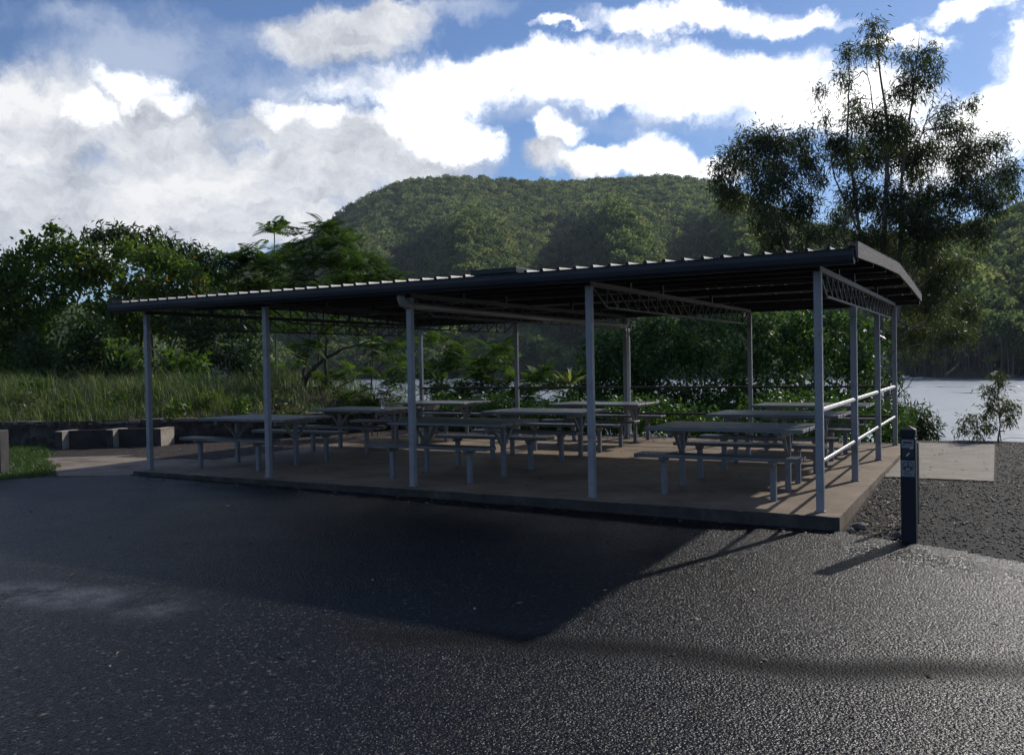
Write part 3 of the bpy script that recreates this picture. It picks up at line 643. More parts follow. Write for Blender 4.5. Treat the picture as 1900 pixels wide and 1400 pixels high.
# ------------------------------------------------------------------ the shelter
BX, BY = 2.4546, 2.4225
XS = [-k*BX for k in range(5)]; YB = 3*BY
def z_roof(y):                                        # underside of the sheeting
    return 2.525 + .155*(1-abs(y-YB/2)/(YB/2+.32))
def build_shelter():
    root = thing('picnic_shelter', 'long open picnic shelter with low ribbed metal roof on slim grey steel posts', 'shelter', (0,0,0))
    X0, X1, Y0, Y1 = -10.19, .39, -.28, YB+.28
    # ---- roof sheet with ribs running front to back
    V = []; Fc = []; pitch = .2035; n = int((X1-X0)/pitch)
    prof = []
    for k in range(n+1):
        x = X0 + k*pitch
        for dx, dz in ((0,0),(.135,0),(.147,.036),(.176,.036),(.188,0)):
            if x+dx < X1: prof.append((x+dx, dz))
    prof.append((X1, 0))
    ys = [Y0, YB/2, Y1]
    for y in ys:
        for x, dz in prof: V.append((x, y, z_roof(y)+.012+dz))
    k = len(prof)
    for b in range(2):
        for a_ in range(k-1): Fc.append((b*k+a_, b*k+a_+1, (b+1)*k+a_+1, (b+1)*k+a_))
    nb = len(V)
    for y in ys:
        for x, dz in prof: V.append((x, y, z_roof(y)+.010+dz))
    for b in range(2):
        for a_ in range(k-1): Fc.append((nb+b*k+a_+k, nb+b*k+a_+1+k, nb+b*k+a_+1, nb+b*k+a_))
    for a_ in range(k-1):
        Fc.append((a_, nb+a_, nb+a_+1, a_+1)); Fc.append((2*k+a_+1, nb+2*k+a_+1, nb+2*k+a_, 2*k+a_))
    roof = mesh_obj('roof', V, Fc, 'roof_sheet', root)
    # gutters: an open D section
    for s, yy in ((1, Y0), (-1, Y1)):
        g_ = MB(); sec = [(.03,.155),(.03,.02),(-.01,0),(-.06,0),(-.098,.035),(-.108,.08),(-.104,.128),(-.116,.132),(-.116,.142),(-.098,.142),(-.094,.128),(-.098,.08),(-.09,.042),(-.056,.010),(-.01,.010),(.02,.026),(.02,.155)]
        zg = z_roof(yy)-.135; xa, xb = X0-.02, X1-.012
        if s < 0: sec = [(-q, w) for q, w in sec]
        secs = [(xa,0),(xb,0)]
        Vv = [(x, yy+q, zg+w) for x, _ in secs for q, w in sec]; ns = len(sec)
        g_.add(Vv, [(j, (j+1)%ns, ns+(j+1)%ns, ns+j) for j in range(ns)])
        half = sec[:12]
        for x in (xa, xb):
            g_.add([(x+(-.004 if x == xa else .004)*j, yy+q, zg+w) for j in (0,1) for q, w in half],
                   [tuple(range(12)), tuple(range(23,11,-1))]+[(j,(j+1)%12,12+(j+1)%12,12+j) for j in range(12)])
        for jx in (-8.9,-6.7,-4.45,-2.1,-.2):           # joint straps
            g_.add([(jx+dx, yy+q*1.03, zg+w-.002) for dx in (0,.022) for q, w in sec[1:9]], [(j,j+1,9+j-1+0,8+j) if False else (j, j+1, 8+j+1, 8+j) for j in range(7)])
        gu = g_.build('gutter', 'gutter_paint', roof)
    # barge boards at both ends
    for xx in (X1+.004, X0-.024):
        b_ = MB(); pts = [Y0-.02, 1.6, YB/2, 5.6, Y1+.02]
        up = [z_roof(y)+.075 - (.03 if j == 4 else 0) for j, y in enumerate(pts)]; dn = [z_roof(y)-.075+(.012 if j in (1,3) else 0) for j, y in enumerate(pts)]
        Vv = [(x, y, z) for x in (xx, xx+.022) for y, z in list(zip(pts, dn))+list(zip(pts[::-1], up[::-1]))]; q = 10
        b_.add(Vv, [(0,1,8,9),(1,2,7,8),(2,3,6,7),(3,4,5,6),(19,18,11,10),(18,17,12,11),(17,16,13,12),(16,15,14,13)]+[(j+q, (j+1)%q+q, (j+1)%q, j) for j in range(q)])
        b_.build('barge_board', 'weathered_board', roof)
        c_ = MB(); 
        for ya, yb in ((Y0-.02, YB/2), (YB/2, Y1+.02)):
            sx = -1 if xx > 0 else 1
            c_.add([(xx+.024 if sx<0 else xx-.002, ya, z_roof(ya)+.079), (xx+.024+sx*.10 if sx<0 else xx-.002+.10, ya, z_roof(ya)+.082), (xx+.024+sx*.10 if sx<0 else xx+.098, yb, z_roof(yb)+.082), (xx+.024 if sx<0 else xx-.002, yb, z_roof(yb)+.079),
                    (xx+.024 if sx<0 else xx-.002, ya, z_roof(ya)+.076), (xx+.024+sx*.10 if sx<0 else xx+.098, ya, z_roof(ya)+.079), (xx+.024+sx*.10 if sx<0 else xx+.098, yb, z_roof(yb)+.079), (xx+.024 if sx<0 else xx-.002, yb, z_roof(yb)+.076)],
                   [(0,1,2,3),(7,6,5,4),(0,4,5,1),(1,5,6,2),(2,6,7,3),(3,7,4,0)])
        c_.build('flashing', 'gutter_paint', roof)
    pt = MB(); pt.box((-3.83,-.30,z_roof(-.3)+.03), (-3.22,.9,z_roof(0)+.078), .006); pt.build('roof_patch', 'gutter_paint', roof)
    # purlins along the roof
    for y in (.03, 1.25, 2.45, YB/2-.16, YB/2+.16, 4.8, 6.05, YB-.03):
        p_ = MB(); z = z_roof(y)+.008
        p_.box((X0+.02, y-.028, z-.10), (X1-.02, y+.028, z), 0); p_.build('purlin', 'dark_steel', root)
    # posts
    def post(x, y, zt):
        p_ = MB(); p_.box((x-.0375, y-.0375, .001), (x+.0375, y+.0375, zt), .006)
        o = p_.build('post', 'painted_steel', root)
        f = MB(); f.box((x-.052, y-.052, .001), (x+.052, y+.052, .011), .002); f.build('base_plate', 'painted_steel', o)
    for x in XS:
        post(x, 0, 2.37); post(x, YB, 2.37)
    post(0, BY, 2.142); post(0, 2*BY, 2.142)
    # trusses front to back on every post line
    for x in XS:
        t_ = MB(); t_.box((x-.0275, -.02, 2.372), (x+.0275, YB+.02, 2.427), 0)
        t_.bar((x, .50, 2.155), (x, 6.78, 2.155), .026, .022)
        n = 19; xs_ = np.linspace(.50, 6.78, n)
        for j, y in enumerate(xs_):
            if x != 0 or True: t_.bar((x, y, 2.16), (x, y, 2.38), .014)
            if j < n-1:
                if y < YB/2-.3: t_.bar((x, y, 2.38), (x, xs_[j+1], 2.16), .014)
                else: t_.bar((x, y, 2.16), (x, xs_[j+1], 2.38), .014)
        t_.bar((x, .5, 2.155), (x, .06, 2.38), .02); t_.bar((x, 6.78, 2.155), (x, YB-.06, 2.38), .02)
        for y in (.03, 1.25, 2.45, 4.8, 6.05, YB-.03): t_.box((x-.02, y-.03, 2.427), (x+.02, y+.03, z_roof(y)-.09), 0)
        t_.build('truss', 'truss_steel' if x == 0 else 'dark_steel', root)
    # hand rails: right end (two tubes a bay) and back
    for z in (.487, 1.0):
        for k in range(3):
            r_ = MB(); r_.tube([(0, k*BY+.036, z), (0, (k+1)*BY-.036, z)], .0215 if z < .9 else .026, 12)
            r_.build('rail', 'rail_tube', root, smooth=False)
            for f in r_.F: pass
        for k in range(4):
            r_ = MB(); r_.tube([(XS[k+1]+.036, YB, z), (XS[k]-.036, YB, z)], .0215, 10); r_.build('rail', 'dark_steel', root)
    # stormwater pipe from the front gutter across to the back, and the downpipe
    px = XS[2]
    p_ = MB(); p_.tube([(px,-.19,2.40),(px,-.19,2.36),(px,-.16,2.30),(px,-.09,2.275),(px,.0+.05,2.27)], .05, 14)
    p_.tube([(px,.05,2.27),(px,.1,2.27),(px+.0,3.5,2.245),(px,YB-.22,2.225)], [.052,.046,.046,.046], 14)
    o = p_.build('drain_pipe', 'pipe_plastic', root, smooth=True)
    e_ = MB(); e_.tube([(px+.0,YB-.24,2.225),(px+.0,YB-.10,2.222),(px+.05,YB-.05,2.235),(px+.06,YB-.03,2.30),(px+.06,YB-.03,2.36)], .05, 12); e_.build('pipe_elbow', 'white_plastic', root, smooth=True)
    d_ = MB(); d_.tube([(px+.075,YB-.02,2.18),(px+.075,YB-.02,2.06),(px+.072,YB-.02,1.98),(px+.072,YB-.02,.16),(px+.075,YB-.03,.08),(px+.12,YB-.05,.06),(px+.20,YB-.08,.055)], [.022,.022,.036,.036,.036,.036,.036], 12); d_.build('downpipe', 'white_plastic', root, smooth=True)
    yb_ = MB(); yb_.tube([(px+.01,YB-.05,2.19),(px+.065,YB-.03,2.03)], .012, 8); yb_.tube([(px+.15,YB-.05,2.21),(px+.15,YB-.04,2.13),(px+.085,YB-.03,2.03)], .012, 8); yb_.build('pipe_bracket', 'galvanised', root)
    return root
build_shelter()

# ------------------------------------------------------------------ tables and benches
def make_table():
    t = thing('picnic_table', 'x', 'table')
    tp = MB(); n = 6; wd = 1.08; w = wd/n
    r = np.random.default_rng(3)
    for k in range(n):
        y0 = -wd/2 + k*w; e = r.uniform(-.008, .008)
        tp.box((-.90+e, y0+.003, .708), (.90+e, y0+w-.003, .746), .005)
    KIDS.setdefault(t.name, []).append(tp.build('tabletop', 'table_plank', t))
    for sx in (-.625, .625):
        l = MB(); l.box((sx-.031, -.031, .001), (sx+.031, .031, .66), .005); lo = l.build('leg', 'leg_paint', t); KIDS[t.name].append(lo)
        b = MB(); b.box((sx-.03, -.45, .645), (sx+.03, .45, .706), .004); 
        bo = b.build('bearer', 'brace_timber', t); KIDS[t.name].append(bo)
        for sy in (-1, 1):
            c = MB(); c.bar((sx, sy*.03, .42), (sx, sy*.25, .655), .036, .036, up=(1,0,0)); co = c.build('brace', 'brace_timber', t); KIDS[t.name].append(co)
    return t
def make_bench():
    t = thing('bench', 'x', 'bench')
    s = MB(); s.box((-.925, -.135, .43), (.925, -.002, .472), .005); s.box((-.92, .004, .43), (.928, .135, .472), .005)
    KIDS.setdefault(t.name, []).append(s.build('seat', 'bench_plank', t))
    for sx in (-.61, .61):
        l = MB(); l.box((sx-.031, -.031, .001), (sx+.031, .031, .385), .005); KIDS[t.name].append(l.build('leg', 'leg_paint', t))
        b = MB(); V = [(-.115,.43),(.115,.43),(.115,.412),(.075,.375),(-.075,.375),(-.115,.412)]
        b.add([(sx+dx, y, z) for dx in (-.025,.025) for y, z in V], [(5,4,3,2,1,0),(6,7,8,9,10,11)]+[(j,(j+1)%6,6+(j+1)%6,6+j) for j in range(6)])
        KIDS[t.name].append(b.build('bracket', 'brace_timber', t))
    return t
ROWY = [1.235, 3.77, 6.26]; COLX = [-1.19, -4.94, -8.64]
tproto = make_table(); bproto = make_bench(); first_t = first_b = True
where_col = ['beside the side handrail', 'in the middle column of tables', 'nearest the stone wall']
where_row = ['front row at the car park edge', 'middle row', 'back row by the lake-side handrail']
TL = {(0,0): 'grey plank picnic table in front row beside side handrail, nearest the bollard',
      (0,1): 'grey plank picnic table in front row behind the post with the drain pipe',
      (0,2): 'grey plank picnic table in front row nearest the stone wall',
      (1,0): 'grey plank picnic table in middle row beside side handrail',
      (1,1): 'grey plank picnic table at the very centre of the nine, middle row and middle column',
      (1,2): 'grey plank picnic table with a clear bottle standing on it',
      (2,0): 'grey plank picnic table in the back corner where the two handrails meet',
      (2,1): 'grey plank picnic table in back row beside the white downpipe',
      (2,2): 'grey plank picnic table in back row before the mottled concrete block'}
BLs = {(0,0): 'front row table nearest the bollard', (0,1): 'front row table behind the drain pipe post', (0,2): 'front row table nearest the stone wall',
       (1,0): 'middle row table beside side handrail', (1,1): 'centre table of the nine', (1,2): 'table with the bottle on it',
       (2,0): 'back corner table where handrails meet', (2,1): 'back row table beside the downpipe', (2,2): 'back row table before the concrete block'}
jr = np.random.default_rng(12)
for r_ in range(3):
    for c_ in range(3):
        o = tproto if first_t else copy_tree(tproto); first_t = False
        o.location = (COLX[c_]+jr.normal(0, .015), ROWY[r_]+jr.normal(0, .015), 0 if r_ < 2 else -.002); o.rotation_euler = (0, 0, jr.normal(0, .006))
        tag(o, TL[(r_, c_)], 'table', 'picnic tables under the shelter roof')
        for s in (-1, 1):
            b = bproto if first_b else copy_tree(bproto); first_b = False
            b.location = (COLX[c_]+jr.normal(0, .02), ROWY[r_]+s*.755+jr.normal(0, .015), 0 if ROWY[r_]+s*.755 < 3.5 else -.002); b.rotation_euler = (0, 0, jr.normal(0, .006))
            tag(b, ('car park side' if s < 0 else 'lake side')+' plank bench of the '+BLs[(r_, c_)], 'bench', 'plank benches under the shelter roof')

# bottle on the middle left table
def glass_mat(name, col, rough):
    m, t, p, o = new_mat(name); p.inputs['Base Color'].default_value = (*col, 1); p.inputs['Roughness'].default_value = rough
    p.inputs['Transmission Weight'].default_value = .92; p.inputs['IOR'].default_value = 1.3
glass_mat('clear_plastic', (.92,.95,.97), .08); glass_mat('bottle_water', (.80,.88,.92), .03)
bt = thing('water_bottle', 'clear plastic bottle half full of water standing on a table', 'bottle', (-7.98, 3.42, .7465))
MB().lathe([(.028,0),(.034,.006),(.035,.06),(.032,.075),(.035,.09),(.035,.135),(.024,.17),(.013,.185),(.013,.20)], (0,0,0), 18).build('bottle_body', 'clear_plastic', bt, True)
MB().lathe([(.026,.003),(.0325,.008),(.033,.06),(.031,.075),(.033,.088)], (0,0,0), 18).build('water_fill', 'bottle_water', bt, True)
MB().lathe([(.0145,.192),(.0145,.21),(.012,.213)], (0,0,0), 14).build('cap', 'white_plastic', bt)

# mottled concrete block behind the back left post
cb = MB(); cb.box((-10.17, 7.82, -.35), (-9.88, 8.08, .665), .015)
tag(cb.build('concrete_block', 'pier_concrete'), 'mottled upright concrete block behind the back left shelter post', 'concrete block')

# ------------------------------------------------------------------ bollard with stickers, stake, left post, rocks
def sticker_shapes(root, host):
    y = -.0655
    st = MB(); st.box((-.055, y-.003, .60), (.055, y, .745), 0); s1_ = st.build('sticker', 'sticker_grey', host)
    ring = MB(); cx_, cz_ = 0, .692
    for k in range(28):
        a0, a1 = 2*math.pi*k/28, 2*math.pi*(k+1)/28
        ring.add([(cx_+r*math.cos(a), y-.0045, cz_+r*math.sin(a)) for a in (a0, a1) for r in (.0395, .046)], [(0,1,3,2)])
    # rider on a motorbike
    def disc(x, z, r, n=14): ring.add([(x+r*math.cos(2*math.pi*k/n), y-.0045, z+r*math.sin(2*math.pi*k/n)) for k in range(n)], [tuple(range(n))])
    def strip(x0, z0, x1, z1, w):
        d = Vector((x1-x0, z1-z0)); d.normalize(); nx, nz = -d.y*w/2, d.x*w/2
        ring.add([(x0+nx, y-.0045, z0+nz), (x0-nx, y-.0045, z0-nz), (x1-nx, y-.0045, z1-nz), (x1+nx, y-.0045, z1+nz)], [(0,1,2,3)])
    disc(-.026, .676, .0115); disc(.026, .676, .0115); disc(.001, .719, .0065)
    strip(-.030,.688,.028,.690,.009); strip(-.004,.690,.001,.709,.012); strip(.004,.705,.020,.697,.0045); strip(-.002,.687,.008,.672,.006)
    ri = ring.build('pictogram', 'sticker_ink', s1_)
    ln = MB(); rr = np.random.default_rng(2)
    for z, n in ((.632,5),(.618,8)):
        x = -.034
        for k in range(n):
            w = rr.uniform(.004,.009); ln.add([(x, y-.0045, z-.0035), (x+w, y-.0045, z-.0035), (x+w, y-.0045, z+.0035), (x, y-.0045, z+.0035)], [(0,1,2,3)]); x += w+.0022
    ln.build('lettering', 'sticker_ink', s1_)
    t2 = MB(); t2.box((-.05, y-.003, .855), (.05, y, .93), 0); s2_ = t2.build('sticker', 'sticker_grey', host)
    l2 = MB(); l2.add([(-.042,y-.0045,.875),(-.026,y-.0045,.875),(-.026,y-.0045,.885),(-.042,y-.0045,.885)], [(0,1,2,3)]); l2.add([(-.036,y-.0045,.895),(.035,y-.0045,.895),(.035,y-.0045,.912),(-.036,y-.0045,.912)], [(0,1,2,3)]); l2.build('lettering', 'sticker_ink', s2_)
    t3 = MB(); t3.box((-.045, y-.002, .765), (.05, y, .848), 0); s3_ = t3.build('sticker', 'sticker_ink', host)
    sc = MB(); sc.add([(-.014,y-.004,.785),(-.006,y-.004,.784),(.016,y-.004,.81),(.01,y-.004,.815),(-.002,y-.004,.801)], [(0,1,2,3,4)]); sc.add([(.008,y-.004,.85),(.042,y-.004,.852),(.042,y-.004,.862),(.03,y-.004,.858)], [(0,1,2,3)]); sc.build('scrap', 'chrome_scrap', s3_)
gz = float(ground_h(.84,-.43))
bo = thing('bollard', 'black square bollard with pointed cap and grey stickers by the shelter corner', 'bollard', (.84,-.45,gz), math.radians(-2))
def frustum(mb, prof):
    base = len(mb.V)
    for w, z in prof: mb.V += [(-w,-w,z),(w,-w,z),(w,w,z),(-w,w,z)]
    for k in range(len(prof)-1):
        for j in range(4): mb.F.append((base+k*4+j, base+k*4+(j+1)%4, base+k*4+4+(j+1)%4, base+k*4+4+j))
    mb.F.append((base+3,base+2,base+1,base)); e = base+4*(len(prof)-1); mb.F.append((e,e+1,e+2,e+3)); return mb
shaft = frustum(MB(), [(.062,-.3),(.062,.935),(.058,.94)]).build('shaft', 'bollard_black', bo)
frustum(MB(), [(.050,.94),(.050,.952),(.062,.957),(.062,1.01),(.0595,1.018),(.002,1.05)]).build('cap', 'bollard_black', bo)
sticker_shapes(bo, shaft)
sp = W(1699, 1000, 9.2); gz2 = float(ground_h(.98,.1))
sk = MB(); V = []
hw, hh = .03, .82
pr = [(-hw,-.25),(hw,-.25),(hw,hh-.02),(hw*.6,hh),(-hw*.6,hh),(-hw,hh-.02)]
sk.add([(x, y, z) for y in (-.02,.02) for x, z in pr], [(0,1,2,3,4,5),(11,10,9,8,7,6)]+[(j+6,(j+1)%6+6,(j+1)%6,j) for j in range(6)])
so_ = sk.build('marker_stake', 'stake_green'); _p = W(1699.5, 930, 8.62+.16); so_.location = (_p[0], _p[1], gz2); so_.rotation_euler = (0,0,math.radians(-8))
tag(so_, 'thin dark green round-topped stake standing just behind the black bollard', 'stake')
lp = MB(); lp.box((-.11,-.11,-.3), (.11,.11,.70), .02)
lo = lp.build('timber_post', 'post_timber'); lo.location = (-12.06,-1.0,float(ground_h(-12.06,-1))); lo.rotation_euler = (0,0,.35)
tag(lo, 'stubby grey timber post beside the lawn at the left edge', 'post')
def rock(cen, r, seed, label, cat='rock', group=None, mat='rock', sq=.7):
    q = np.random.default_rng(seed); import bmesh
    bm = bmesh.new(); bmesh.ops.create_icosphere(bm, subdivisions=2, radius=1)
    k = q.normal(size=(7,3)); k /= np.linalg.norm(k, axis=1, keepdims=True); off = q.uniform(.55,.9,7)
    V = []
    for v in bm.verts:
        p = np.array(v.co)
        for a_, d_ in zip(k, off):
            e = p@a_-d_
            if e > 0: p = p-a_*e
        v.co = Vector(p*np.array([1,.8,sq])*r)
    me = bpy.data.meshes.new('rock'); bm.to_mesh(me); bm.free(); me.materials.append(MATS[mat])
    o = bpy.data.objects.new('rock', me); LINK.objects.link(o); o.location = cen; o.rotation_euler = (0,0,q.uniform(0,6))
    return tag(o, label, cat, group)
rock((.36,-.02,float(ground_h(.36,0))+.03), .085, 4, 'fist sized grey rock against the slab corner')
rock((.30,-.16,float(ground_h(.3,-.16))+.015), .045, 5, 'small grey stone in front of the rock at the slab corner')
rock((.73,-.33,float(ground_h(.73,-.33))+.03), .055, 6, 'small dark stone at the foot of the black bollard')

# ------------------------------------------------------------------ stone retaining wall and concrete bays
def wall_points(step):
    P = []; al = 0
    for (ax, ay), (bx, by) in zip(WALL[:-1], WALL[1:]):
        l = math.hypot(bx-ax, by-ay); n = max(1, int(l/step))
        for k in range(n): P.append((ax+(bx-ax)*k/n, ay+(by-ay)*k/n))
    P.append(WALL[-1]); return P
def build_wall():
    root = thing('retaining_wall', 'low dark rubble stone retaining wall holding up the grassy bank', 'wall', (-14.75,1.9,0))
    inv = Vector((14.75,-1.9,0))
    P = np.array(wall_points(.045)); T_ = np.gradient(P, axis=0); T_ /= np.linalg.norm(T_, axis=1, keepdims=True); N = np.stack([T_[:,1], -T_[:,0]], 1)
    s = np.concatenate([[0], np.cumsum(np.linalg.norm(np.diff(P, axis=0), axis=1))]); nz = 14
    q = np.random.default_rng(8); cells = np.stack([q.uniform(0, s[-1], 520), q.uniform(-.25, .5, 520)], 1); proud = q.uniform(.02, .13, 520)
    V = []; 
    for k in range(nz):
        z = -.25 + .72*k/(nz-1)
        d2 = (s[:,None]-cells[None,:,0])**2*.55 + (z-cells[None,:,1])**2*1.6; o_ = np.argsort(d2, axis=1)[:,:2]
        gap = np.sqrt(np.take_along_axis(d2, o_, 1)); e = np.clip((gap[:,1]-gap[:,0])/.045, 0, 1)**.6
        off = (.0+proud[o_[:,0]])*e - .02 + q.normal(0, .004, len(s))
        V.append(np.stack([P[:,0]+N[:,0]*off-14.75*-1, P[:,1]+N[:,1]*off-1.9, np.full(len(s), z)], 1))
    V = np.concatenate(V); n = len(s); i_ = np.arange(n*nz).reshape(nz, n)
    Fq = np.stack([i_[:-1,:-1].ravel(), i_[:-1,1:].ravel(), i_[1:,1:].ravel(), i_[1:,:-1].ravel()], 1)
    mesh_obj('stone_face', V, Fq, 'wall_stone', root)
    cap = MB(); k = 0; k0 = 0
    while k < len(P)-6:
        st = int(q.integers(5, 12)); e = min(k+st, len(P)-1); a = Vector((*P[k],0))+inv; b = Vector((*P[e],0))+inv; nn = Vector((N[k][0], N[k][1], 0))
        z = .455+q.uniform(-.02,.025); dp = q.uniform(.04,.11); t = (b-a).normalized()*.012
        c4 = [a+t+nn*dp, b-t+nn*(dp+q.uniform(-.02,.02)), b-t-nn*.25, a+t-nn*.25]
        Vv = [v+Vector((q.normal(0,.008),q.normal(0,.008),zz)) for zz in (z-.055, z) for v in c4]
        cap.add(Vv, [(3,2,1,0),(4,5,6,7),(0,1,5,4),(1,2,6,5),(2,3,7,6),(3,0,4,7)]); k = e
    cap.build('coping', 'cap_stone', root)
build_wall()
def build_bays():
    # three short concrete piers with recessed panels between, standing against the wall
    root = thing('concrete_bays', 'low concrete bays of three pale piers and dark panels before the stone wall', 'concrete wall', (-14.4,2.3,0))
    pos = [(-15.1,2.12,.0),(-14.42,2.78,.78),(-13.62,3.30,.7)]
    gz_ = -.1
    for x, y, _ in pos:
        ang = math.atan2(y-CAMY, x-CAMX)
        p = MB(); R_ = Matrix.Rotation(math.radians(14), 3, 'Z')
        p.box((x+14.4-.08, y-2.3-.12, gz_-.2), (x+14.4+.08, y-2.3+.34, gz_+.40), .012, rot=R_, piv=(x+14.4, y-2.3, 0))
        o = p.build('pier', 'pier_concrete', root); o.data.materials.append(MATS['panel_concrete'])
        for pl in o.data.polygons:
            if pl.normal.y < -.5: pl.material_index = 1  # shade painted in: faces turned from the sun take the dark concrete
        c = MB(); c.box((x+14.4-.085, y-2.3-.125, gz_+.401), (x+14.4+.083, y-2.3+.34, gz_+.418), .01, rot=R_, piv=(x+14.4, y-2.3, 0)); c.build('pier_cap', 'pier_concrete', o)
    for (x0,y0,_), (x1,y1,_) in zip(pos[:-1], pos[1:]):
        d = Vector((x1-x0, y1-y0, 0)); n_ = d.normalized(); nrm = Vector((-n_.y, n_.x, 0))
        a = Vector((x0+14.4, y0-2.3, 0))+n_*.10+nrm*.06; b = Vector((x1+14.4, y1-2.3, 0))-n_*.10+nrm*.06
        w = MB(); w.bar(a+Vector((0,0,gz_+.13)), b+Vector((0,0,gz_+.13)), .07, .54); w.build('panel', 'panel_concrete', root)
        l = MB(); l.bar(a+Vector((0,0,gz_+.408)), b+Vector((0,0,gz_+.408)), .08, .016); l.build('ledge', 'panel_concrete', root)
build_bays()

# ------------------------------------------------------------------ plants: leaves, fronds, limbs
def unit(a): return a/np.maximum(np.linalg.norm(a, axis=-1, keepdims=True), 1e-9)
def leaf_geo(P, D, Wd, Ln, rg, fold=.25, flat=None):
    """diamond leaves: P base points, D directions, widths, lengths"""
    n = len(P); up = rg.normal(size=(n,3)) if flat is None else np.array([0,0,1.0])+rg.normal(size=(n,3))*flat
    S = unit(np.cross(D, up)); Nn = np.cross(S, D)
    mid = P + D*(Ln*.42)[:,None] + Nn*(Ln*fold*.25)[:,None]
    tip = P + D*Ln[:,None] - np.array([0,0,1.0])*(Ln*fold*.35)[:,None]
    V = np.stack([P, mid - S*(Wd*.5)[:,None], tip, mid + S*(Wd*.5)[:,None]], 1).reshape(-1,3)
    return V, np.arange(4*n).reshape(n,4)
def frond_template(n=11, L=1.0, wd=.32, pw=.08):
    V = []; Fc = []
    for k in range(n):
        t = (k+.6)/n; x = t*L; z = .16*L*math.sin(t*2.2)-.24*L*t*t
        l = wd*L*(math.sin(math.pi*min(1, .18+t*.86))**.7)
        for s in (-1, 1):
            b = len(V); V += [(x,0,z),(x+.25*l-.5*pw*L,s*l*.5,z+.01),(x+.42*l,s*l,z-.16*l),(x+.25*l+.5*pw*L,s*l*.5,z+.01)]; Fc.append((b,b+1,b+2,b+3))
    b = len(V); V += [(0,-.006*L,0),(0,.006*L,0),(L*.9,0,.16*L*math.sin(2.0)-.24*L*.8)]; Fc.append((b,b+1,b+2,b+2))
    return np.array(V), Fc[:-1]
FT_V, FT_F = frond_template(); FT_F = np.array(FT_F)
def frond_geo(P, D, Ln, rg, roll=.5):
    n = len(P); up = np.array([0,0,1.0])+rg.normal(size=(n,3))*roll*.5
    S = unit(np.cross(up, D)); Nn = np.cross(D, S)
    V = (P[:,None,:] + Ln[:,None,None]*(D[:,None,:]*FT_V[None,:,0:1] + S[:,None,:]*FT_V[None,:,1:2] + Nn[:,None,:]*FT_V[None,:,2:3])).reshape(-1,3)
    Fq = (FT_F[None]+ (np.arange(n)*len(FT_V))[:,None,None]).reshape(-1,4)
    return V, Fq
LIMB_SEG = 5
def limb(mb, a, b, r0, r1, rg, sag=.0, wob=.08, n=6):
    a = np.array(a, float); b = np.array(b, float); L = np.linalg.norm(b-a); pts = []
    o1 = rg.normal(size=3)*L*wob; o2 = rg.normal(size=3)*L*wob
    for k in range(LIMB_SEG+1):
        t = k/LIMB_SEG; p = a+(b-a)*t + o1*math.sin(math.pi*t) + o2*math.sin(2*math.pi*t)*.5; p[2] += sag*L*math.sin(math.pi*t); pts.append(p)
    mb.tube(pts, [r0+(r1-r0)*k/LIMB_SEG for k in range(LIMB_SEG+1)], n, False)
    return pts
